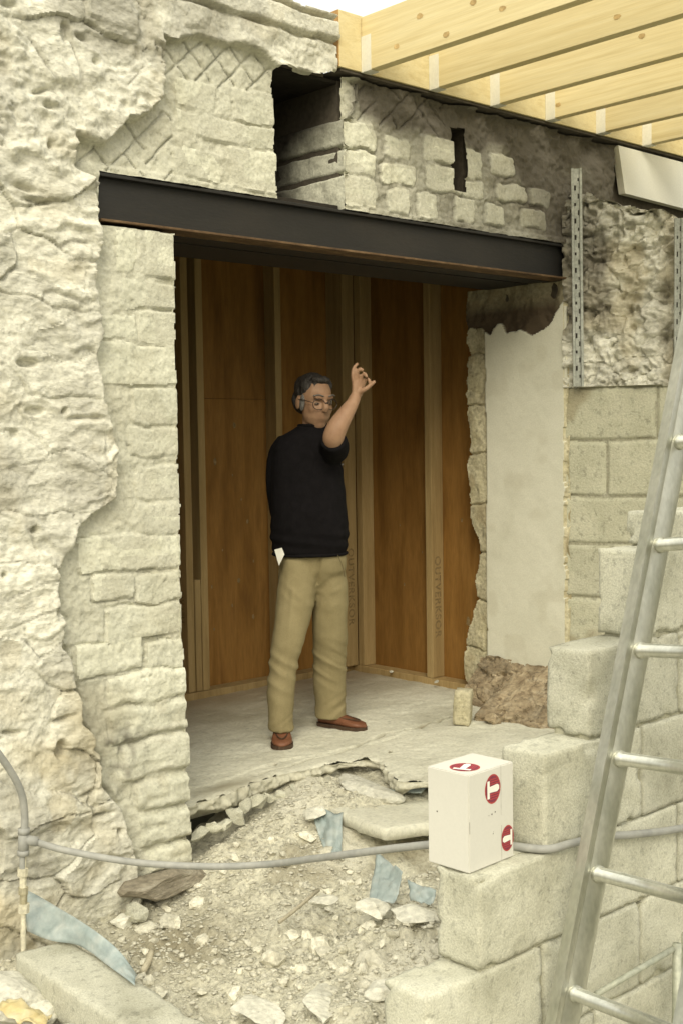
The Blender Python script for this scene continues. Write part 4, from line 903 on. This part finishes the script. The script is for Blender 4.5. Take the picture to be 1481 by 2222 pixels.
# larger named stones in the dirt
big_st = [((-.985, -.47, -.27), (.14, .13, .13), 'stone', 'big smooth boulder at the left edge beside the standpipe', 21), ((-.915, -.60, -.27), (.08, .09, .06), 'stone', 'pale stone between the boulder and the fallen lintel', 22),
          ((-1.00, -.78, -.29), (.12, .15, .10), 'stone', 'pinkish stone beside the added amber sheet', 23), ((-.15, -.07, -.205), (.20, .10, .075), 'slate', 'dark slaty stone jutting from the foot of the pier', 24),
          ((-.31, -.135, -.26), (.045, .04, .05), 'concrete', 'square pale block at the foot of the pier', 25), ((-.36, -.13, -.28), (.05, .05, .04), 'stone', 'rounded stone next to the square pale block', 26),
          ((.20, -1.02, -.16), (.10, .06, .022), 'stone', 'thin flat slate above a dark gap near the bottom block', 27), ((-.33, -1.16, -.245), (.16, .07, .02), 'stone', 'long flat flake of mortar low in the foreground', 28),
          ((-.47, -1.02, -.26), (.12, .07, .022), 'stone', 'flat flake of mortar left of the longer one', 29), ((.08, -.70, -.17), (.055, .05, .03), 'stone', 'squarish pale stone left of the bright blue scrap', 30),
          ((.17, -.86, -.185), (.085, .06, .045), 'stone', 'chunky pale rubble stone under the bright blue scrap', 31), ((-.20, -1.26, -.21), (.05, .045, .04), 'stone', 'pale stone touching the bottom block', 32),
          ((.50, -.18, -.07), (.07, .045, .03), 'stone', 'capping stone above the hanging pale blue scrap', 33), ((.86, -.10, -.055), (.17, .12, .06), 'stone', 'broken lump of slab at the floor corner', 34)]
for l, s, m_, lb_, sd__ in big_st: stone('loose_stone', 600+sd__, l, s, (random.uniform(-.25, .25), random.uniform(-.25, .25), random.uniform(0, 3)), m_, lb_)
tube('stick', [(-.455, -.45, -.262), (-.50, -.50, -.268), (-.55, -.54, -.276)], .011, 'wood', None, 7, 2); tag(bpy.data.objects['stick'], 'short pale stick lying in the dirt near the fallen lintel', 'stick')
tube('lath', [(.13, -.62, -.165), (-.02, -.66, -.19), (-.10, -.68, -.2)], .007, 'wood', None, 6, 2); tag(bpy.data.objects['lath'], 'thin broken lath lying among the middle rubble', 'lath')
# small rubble scattered in the dirt: one object each, shared meshes
var = [stone_mesh('rubble_piece', 900+i, random.choice((.45, .6, .75)), 1, .4) for i in range(12)]
def gz_at(x, y): 
    i = int(round((x+2.2)/.011)); j = int(round((y+2.7)/.011))
    return float(gz[min(max(i, 0), gz.shape[0]-1), min(max(j, 0), gz.shape[1]-1)])
rnd = random.Random(5); cnt = 0; tries = 0
while cnt < 290 and tries < 20000:
    tries += 1
    x = rnd.uniform(-.75, .65); y = rnd.uniform(-1.62, -.05)
    if x > .45 and y > -.62: continue
    if -.95 < x < -.72: continue
    d = float(vn(np.array([x*2.6+3]), np.array([y*2.6]), 77)[0])+.35*math.exp(-((x-.15)**2+(y+.95)**2)/.15)
    if rnd.random() > max(0, d-.25)*1.5: continue
    s = rnd.uniform(.010, .026)*(1+1.6*rnd.random()**4)
    o = link('rubble_piece', rnd.choice(var), 'gravel', None, (x, y, gz_at(x, y)+s*.15)); o.scale = (s*rnd.uniform(.8, 1.6), s*rnd.uniform(.8, 1.3), s)
    o.rotation_euler = (rnd.uniform(-.5, .5), rnd.uniform(-.5, .5), rnd.uniform(0, 6.28))
    tag(o, 'small pale broken piece of rubble lying in the dirt', 'rubble', 'loose rubble pieces in the dirt'); cnt += 1
bases = []
for mme in var[:6]:
    a = np.empty(len(mme.vertices)*3, np.float32); mme.vertices.foreach_get('co', a); fidx = np.array([list(p.vertices) for p in mme.polygons]); bases.append((a.reshape(-1, 3), fidx))
VV_, FF_ = [], []; nvt = 0
for k in range(11000):
    x = rnd.uniform(-1.2, .95); y = rnd.uniform(-1.68, .08)
    s = rnd.uniform(.0025, .0075)*(1+rnd.random()**5*1.2) if k < 9000 else rnd.uniform(.006, .015)
    if x > .5 and -.62 < y < -.18: continue
    a, fidx = rnd.choice(bases); t = rnd.uniform(0, 6.28); c_, s_ = math.cos(t), math.sin(t)
    q = a*s*np.array([rnd.uniform(.8, 1.5), 1, rnd.uniform(.25, 1.1)]); q = np.stack([q[:, 0]*c_-q[:, 1]*s_, q[:, 0]*s_+q[:, 1]*c_, q[:, 2]], -1)
    VV_.append(q+np.array([x, y, gz_at(x, y)+s*.2])); FF_.append(fidx+nvt); nvt += len(a)
gv_ = link('gravel', mesh_np('gravel', np.concatenate(VV_), np.concatenate(FF_), False), 'gravel'); tag(gv_, 'fine mortar grit and gravel strewn over the dirt', 'gravel', kind='stuff')
# lumps of broken concrete hanging under the slab edge
rnd2 = random.Random(12)
EDGE_L = [(.10, .06), (.16, .045), (.23, .07), (.30, .085), (.37, .105), (.44, .12), (.51, .135), (.58, .145), (.65, .14), (.74, .135), (.83, .12), (.92, .10)]
for i, (x, y) in enumerate(EDGE_L):
    s_ = rnd2.uniform(.028, .05); o = link('concrete_lump', stone_mesh('concrete_lump', 1300+i, .7, 2, .5), 'concrete', None, (x, y-.015, -.055-.03*rnd2.random()-(.03 if i < 4 else 0)))
    o.scale = (s_*1.3, s_*.8, s_); o.rotation_euler = (rnd2.uniform(-.5, .5), rnd2.uniform(-.5, .5), rnd2.uniform(0, 3))
    tag(o, 'jagged concrete lump along the broken front edge of the slab', 'concrete lump', 'lumps along the broken slab edge')
# crumbs on the slab
for i, (x, y, s) in enumerate(((2.30, 1.60, .018), (2.40, 1.30, .014), (2.36, .90, .016), (1.90, .36, .014), (2.05, .24, .013), (1.2, .1, .012), (.7, .3, .010))):
    o = link('plaster_crumb', var[i], 'gravel', None, (x, y, .004 if x < 2.3 or y < .9 else .045)); o.scale = (s*1.3, s, s); tag(o, 'small white plaster crumb on the floor slab', 'crumb', 'plaster crumbs on the floor')

# =================================================================== PERSON
MO = Vector((1.085, .461, .004)); AX = Vector((math.cos(YAW), -math.sin(YAW), 0)); AF = Vector((-math.sin(YAW), -math.cos(YAW), 0)); AZ = Vector((0, 0, 1))
man = empty('person', MO); tag(man, 'person in black jumper and khaki trousers gesturing with one raised arm', 'person')
def W(a, b, c): return MO+AX*a+AF*b+AZ*c
def ring_loft(bm, rings, seg=20, axis='z'):
    """rings: (a,b,c,ra,rb) horizontal superellipse slices"""
    R = []
    for a, b, c, ra, rb in rings:
        vs = []
        for k in range(seg):
            t = 2*math.pi*k/seg; ct, st = math.cos(t), math.sin(t)
            vs.append(bm.verts.new(W(a+ra*math.copysign(abs(ct)**.85, ct), b+rb*math.copysign(abs(st)**.85, st), c)))
        R.append(vs)
    for A, B in zip(R[:-1], R[1:]):
        for k in range(seg): bm.faces.new((A[k], A[(k+1) % seg], B[(k+1) % seg], B[k]))
    bm.faces.new(R[0][::-1]); bm.faces.new(R[-1])
def limb(bm, pts, seg=14, ref=None): # (a,b,c,r)
    P = [W(*p[:3]) for p in pts]; r = [p[3] for p in pts]
    P2 = catmull(P, 5); r2 = []
    for i in range(len(P2)):
        t = i/5; k = min(int(t), len(r)-2); f = t-k
        a, b_ = r[k], r[k+1]
        if isinstance(a, tuple): r2.append((a[0]*(1-f)+b_[0]*f, a[1]*(1-f)+b_[1]*f))
        else: r2.append(a*(1-f)+b_*f)
    loft(bm, P2, r2, seg, True, ref)
def ball(bm, c, r, rot=None, seg=16):
    m_ = Matrix.Translation(W(*c))
    base = Matrix((( AX.x, AF.x, 0, 0), (AX.y, AF.y, 0, 0), (0, 0, 1, 0), (0, 0, 0, 1)))
    m_ = m_@base@(rot if rot is not None else Matrix.Identity(4))@Matrix.Diagonal((*((r, r, r) if not isinstance(r, tuple) else r), 1))@Matrix.Diagonal((HS, HS, HS, 1))
    bmesh.ops.create_uvsphere(bm, u_segments=seg, v_segments=seg//2+2, radius=1, matrix=m_)
def fuse(name, bm, voxel, mat, parent, smooth=4, disp=None):
    bmesh.ops.recalc_face_normals(bm, faces=bm.faces)
    me = bpy.data.meshes.new(name+'_src'); bm.to_mesh(me); bm.free()
    o = bpy.data.objects.new(name+'_src', me); COL.objects.link(o)
    r = o.modifiers.new('r', 'REMESH'); r.mode = 'VOXEL'; r.voxel_size = voxel
    s = o.modifiers.new('s', 'SMOOTH'); s.factor = .5; s.iterations = smooth
    dg = bpy.context.evaluated_depsgraph_get(); ne = bpy.data.meshes.new_from_object(o.evaluated_get(dg)); bpy.data.objects.remove(o); ne.name = name
    n = len(ne.vertices); co = np.empty(n*3, np.float32); ne.vertices.foreach_get('co', co); co = co.reshape(-1, 3)
    if disp is not None:
        no = np.empty(n*3, np.float32); ne.vertices.foreach_get('normal', no); no = no.reshape(-1, 3)
        d = co-np.array(MO); a = d@np.array(AX); b = d@np.array(AF); c = d[:, 2]
        co = co+no*disp(a, b, c)[:, None]; ne.vertices.foreach_set('co', co.astype(np.float32).ravel())
    for p in ne.polygons: p.use_smooth = True
    ne.update(); ne.materials.clear(); return link(name, ne, mat, parent)
# --- trousers
bm = bmesh.new()
ring_loft(bm, [(-.010, -.12, .69, .05, .04), (-.012, -.12, .73, .105, .070), (-.013, -.115, .79, .158, .102), (-.020, -.11, .86, .166, .116), (-.026, -.11, .92, .158, .112), (-.026, -.11, .96, .150, .105)])
limb(bm, [(-.078, -.090, .84, (.088, .100)), (-.092, -.075, .69, (.094, .10)), (-.122, -.045, .53, (.080, .086)), (-.150, -.02, .40, (.068, .074)), (-.166, .0, .25, (.064, .072)), (-.172, .0, .12, (.058, .068)), (-.172, .0, .058, (.058, .070))], 18, AX)
limb(bm, [(.058, -.13, .84, (.080, .095)), (.066, -.16, .69, (.084, .095)), (.062, -.195, .53, (.084, .09)), (.058, -.235, .40, (.082, .085)), (.056, -.28, .25, (.080, .084)), (.056, -.31, .12, (.076, .08)), (.056, -.315, .050, (.077, .08))], 18, AX)
def tdisp(a, b, c):
    d = .004*fbm(a*7+b*6, c*9, 3, 801)
    fold = ridge(a*9+c*6+b*4, c*17-np.abs(a-.01)*14, 3, 802)
    d = d+.007*np.exp(-((c-.70)/.07)**2)*(fold-.4)*np.exp(-((a-.01)/.12)**2)
    d = d+.008*np.exp(-((c-.34)/.10)**2)*(ridge(a*8+c*9, c*15+a*9, 3, 803)-.4)
    d = d+.008*np.exp(-((c-.10)/.07)**2)*(ridge(a*8-c*7, c*19-a*12, 3, 804)-.4)
    d = d+.004*np.exp(-(((a-(-.095-.10*(.8-c)))/.010))**2)*(c < .72)*(b > -.08)       # pressed crease
    d = d-.010*np.exp(-((a-.015+.10*(.80-c))/.007)**2)*(c > .66)*(c < .86)*(b > -.05)  # fly
    return d
fuse('trousers', bm, .0075, 'trouser', man, 5, tdisp)
# trouser details: side pockets, fly and belt loops
tube('pocket_seam', [W(-.150, -.005, .872), W(-.166, -.018, .82), W(-.172, -.045, .765)], .0016, 'seam', bpy.data.objects['trousers'], 5, 4)
tube('pocket_seam', [W(.105, -.010, .872), W(.125, -.03, .82), W(.135, -.06, .765)], .0016, 'seam', bpy.data.objects['trousers'], 5, 4)
# --- jumper
bm = bmesh.new()
ring_loft(bm, [(-.026, -.11, .866, .160, .124), (-.026, -.11, .885, .176, .138), (-.026, -.105, .95, .184, .150), (-.026, -.10, 1.06, .180, .148), (-.028, -.10, 1.18, .174, .136), (-.036, -.105, 1.30, .165, .124), (-.042, -.11, 1.37, .158, .112), (-.036, -.115, 1.420, .135, .096), (-.014, -.115, 1.455, .092, .078), (.002, -.11, 1.482, .062, .062)], 26)
limb(bm, [(-.110, -.11, 1.385, .072), (-.150, -.115, 1.335, .066), (-.168, -.12, 1.23, .060), (-.170, -.14, 1.12, .054), (-.150, -.20, 1.0, .046), (-.11, -.245, .94, .038)])
limb(bm, [(.060, -.10, 1.350, .080), (.092, -.03, 1.362, .072), (.098, .055, 1.376, .064), (.094, .115, 1.396, .060), (.092, .140, 1.408, .057)])
def jdisp(a, b, c):
    d = .003*fbm(a*10+b*6, c*9, 3, 811)+.004*np.exp(-((c-.94)/.05)**2)*np.sin(c*110+a*14)
    return d+.004*np.exp(-((c-1.30)/.07)**2)*np.sin(a*60-c*50)*(a > .0)
jum = fuse('jumper', bm, .0075, 'jumper', man, 4, jdisp)
for c_, ra_, rb_, nm_ in ((.874, .171, .134, 'hem_band'), (1.474, .066, .065, 'neck_band')):
    aa = -.026 if c_ < 1 else -.002
    tube(nm_, [W(aa+ra_*math.cos(t_), -.11+rb_*math.sin(t_), c_) for t_ in np.linspace(0, 2*math.pi, 40)], .009 if c_ < 1 else .008, 'jumper', jum, 8, 1)
# small pale badge on the chest
o = link('badge', stone_mesh('badge', 41, .5, 1, .2), 'grey', jum, W(.133, .028, 1.292)); o.scale = (.007, .007, .013)
# --- body: head, neck, arm and hand as one surface
hy = math.radians(32)                                   # head turned towards the raised hand
HR_ = Matrix.Rotation(hy, 4, 'Z')@Matrix.Rotation(math.radians(12), 4, 'X')
HS = 1.09
HC = Vector((.006, -.095, 1.588))
def hp_(x, y, z_):                                       # head space: x to its own left (picture right), y forward, z up
    v = (HR_.to_3x3())@(Vector((x, -y, z_))*HS)
    return (HC.x+v.x, HC.y-v.y, HC.z+v.z)
HB = Matrix.Rotation(-hy, 4, 'Z')@Matrix.Rotation(math.radians(-12), 4, 'X')
bm = bmesh.new()
ball(bm, hp_(0, -.012, .025), (.072, .092, .086), HB)
ball(bm, hp_(0, .026, -.036), (.061, .068, .080), HB)
ball(bm, hp_(0, .044, -.088), (.036, .038, .032), HB, 12)       # chin
ball(bm, hp_(0, .075, .030), (.050, .018, .016), HB, 12)        # brow
for s in (-1, 1):
    ball(bm, hp_(s*.032, .052, -.024), (.026, .030, .030), HB, 12)   # cheek
    ball(bm, hp_(s*.072, -.012, -.010), (.010, .018, .030), HB, 12)  # ear
P_ = [W(*hp_(0, .086, .018)), W(*hp_(0, .101, -.012)), W(*hp_(0, .094, -.027))]
loft(bm, P_, [.011, .016, .017], 10)
limb(bm, [(.008, -.115, 1.30, .070), (.006, -.115, 1.42, .058), (.006, -.11, 1.49, .058), (.006, -.105, 1.54, .056)])
limb(bm, [(.0, -.11, 1.36, .075), (.070, -.08, 1.360, .055), (.095, .03, 1.370, .046), (.094, .110, 1.394, .047), (.094, .142, 1.418, .049), (.112, .146, 1.462, .047), (.150, .128, 1.522, .038), (.183, .105, 1.572, .028), (.194, .094, 1.598, .026)])
# palm
limb(bm, [(.194, .094, 1.598, (.024, .019)), (.203, .088, 1.618, (.032, .018)), (.209, .084, 1.645, (.037, .017)), (.211, .082, 1.668, (.034, .014))], 14, (AX*.75-AF*.65))
def finger(pts, r0, r1):
    n = len(pts); limb(bm, [(*p, r0+(r1-r0)*i/(n-1)) for i, p in enumerate(pts)], 10)
finger([(.189, .100, 1.655), (.184, .104, 1.695), (.190, .098, 1.728), (.208, .088, 1.748)], .0098, .0078)      # index, raised
finger([(.204, .090, 1.664), (.203, .098, 1.700), (.216, .104, 1.722), (.232, .104, 1.714)], .0100, .0080)      # middle, curling
finger([(.219, .080, 1.664), (.226, .090, 1.693), (.240, .100, 1.699), (.247, .106, 1.682)], .0096, .0078)      # ring
finger([(.233, .070, 1.654), (.245, .080, 1.676), (.257, .092, 1.674), (.258, .100, 1.658)], .0088, .0070)      # little
finger([(.215, .098, 1.620), (.240, .108, 1.632), (.264, .108, 1.650), (.284, .104, 1.668)], .0125, .0085)      # thumb, from the side of the palm
body = fuse('body', bm, .0045, 'skin', man, 5)
# --- hair: cap over the crown, back and sides, with grey sideburns
bm = bmesh.new()
ball(bm, hp_(0, -.024, .044), (.078, .090, .075), HB); ball(bm, hp_(0, -.056, -.002), (.073, .056, .070), HB)
ball(bm, hp_(.0, .034, .098), (.046, .030, .018), HB, 12); ball(bm, hp_(-.050, .000, .066), (.026, .036, .032), HB, 12); ball(bm, hp_(.050, .000, .066), (.026, .036, .032), HB, 12)
hair = fuse('hair', bm, .005, 'hair', man, 1, lambda a, b, c: .004*ridge(a*60+b*40, c*12+b*14, 3, 821)-.002)
for s in (-1, 1):
    bm = bmesh.new(); ball(bm, hp_(s*.067, .014, -.005), (.010, .017, .038), HB, 12); fuse('sideburn', bm, .004, 'grey', hair, 2)
# --- spectacles, eyes, mouth
gl = empty('spectacles', W(*hp_(0, .10, .0))); gl.parent = man; gl.matrix_parent_inverse = man.matrix_basis.inverted()
for s in (-1, 1):
    c = [W(*hp_(s*.032+.027*math.cos(t)*(1.0), .100-.010*abs(math.cos(t)*.025+s*.031)/.05, .002+.023*math.sin(t))) for t in np.linspace(0, 2*math.pi, 19)]
    tube('rim', c, .0019, 'frame', gl, 6, 1)
    tube('temple', [W(*hp_(s*.057, .090, .008)), W(*hp_(s*.074, .04, .010)), W(*hp_(s*.078, -.015, .006))], .0019, 'frame', gl, 6, 3)
    bm = bmesh.new(); ball(bm, hp_(s*.031, .0765, .002), (.012, .007, .005), HB, 12); bm_link('eye', bm, 'eye', body, True)
    bm = bmesh.new(); ball(bm, hp_(s*.031, .0815, .002), (.0042, .003, .004), HB, 10); bm_link('iris', bm, 'frame', body, True)
    tube('eyebrow', [W(*hp_(s*.012, .094, .036)), W(*hp_(s*.034, .090, .042)), W(*hp_(s*.054, .076, .034))], .0026, 'grey', body, 6, 3)
tube('bridge', [W(*hp_(-.008, .103, .008)), W(*hp_(0, .106, .011)), W(*hp_(.008, .103, .008))], .0028, 'frame', gl, 6, 2)
tube('mouth', [W(*hp_(-.024, .072, -.060)), W(*hp_(0, .084, -.062)), W(*hp_(.024, .072, -.060))], (.0042), 'lip', body, 8, 4)
# --- shoes
def shoe(heel, toe, name):
    h, t = Vector(heel), Vector(toe); d = (t-h).normalized(); L = (t-h).length; sd2 = Vector((d.y, -d.x, 0))
    bm = bmesh.new(); R = []
    prof = [(0, .022, .058, .0), (.04, .034, .075, .0), (.16, .039, .080, 0), (.32, .040, .078, 0), (.48, .043, .064, 0), (.65, .048, .052, 0), (.80, .047, .044, .0), (.92, .036, .036, .002), (1., .012, .022, .004)]
    for f, hw_, ht, lo in prof:
        c = h+d*(f*L); vs = []
        for k in range(16):
            a = 2*math.pi*k/16; x = math.cos(a)*hw_; zz_ = math.sin(a); zz_ = (.5+.5*math.copysign(abs(zz_)**.6, zz_))*(ht-.012)+.012+lo
            vs.append(bm.verts.new(W(c.x+sd2.x*x, c.y+sd2.y*x, zz_)))
        R.append(vs)
    for A, B in zip(R[:-1], R[1:]):
        for k in range(16): bm.faces.new((A[k], A[(k+1) % 16], B[(k+1) % 16], B[k]))
    bm.faces.new(R[0][::-1]); bm.faces.new(R[-1])
    s = bm_link(name, bm, 'shoe', man, True)
    bm = bmesh.new(); top_, bot_ = [], []
    for f, hw_ in [(p[0], p[1]+.004) for p in prof]:
        c = h+d*(f*L*1.01-.003)
        for lst, zz_ in ((top_, .018), (bot_, .001)):
            lst.append((bm.verts.new(W(c.x+sd2.x*hw_, c.y+sd2.y*hw_, zz_)), bm.verts.new(W(c.x-sd2.x*hw_, c.y-sd2.y*hw_, zz_))))
    for i in range(len(top_)-1):
        bm.faces.new((top_[i][0], top_[i+1][0], top_[i+1][1], top_[i][1])); bm.faces.new((bot_[i][1], bot_[i+1][1], bot_[i+1][0], bot_[i][0]))
        for k in (0, 1): bm.faces.new((top_[i][k], bot_[i][k], bot_[i+1][k], top_[i+1][k]))
    bm.faces.new((top_[0][0], top_[0][1], bot_[0][1], bot_[0][0])); bm.faces.new((top_[-1][1], top_[-1][0], bot_[-1][0], bot_[-1][1]))
    bm_link('sole', bm, 'sole', s)
    # moccasin apron seam
    pts = []
    for t_ in np.linspace(-1, 1, 9):
        f = .88-.36*t_*t_; c = h+d*(f*L); x = t_*.030
        pts.append(W(c.x+sd2.x*x, c.y+sd2.y*x, .046+.018*(1-f)))
    tube('seam', pts, .003, 'sole', s, 6, 2)
shoe((-.172, -.085, 0), (-.160, .150, 0), 'shoe'); shoe((.005, -.355, 0), (.225, -.205, 0), 'shoe')
# --- folded white paper in the side pocket
bm = bmesh.new(); pp = [(-.185, .022, .905), (-.150, .040, .915), (-.138, .046, .885), (-.165, .036, .832)]
A = [bm.verts.new(W(*p)) for p in pp]; B = [bm.verts.new(W(p[0], p[1]+.003, p[2])) for p in pp]
bm.faces.new(A); bm.faces.new(B[::-1])
for k in range(4): bm.faces.new((A[k], B[k], B[(k+1) % 4], A[(k+1) % 4]))
pap = bm_link('folded_paper', bm, 'paper'); tag(pap, 'folded white paper sticking out of the trouser pocket', 'paper')
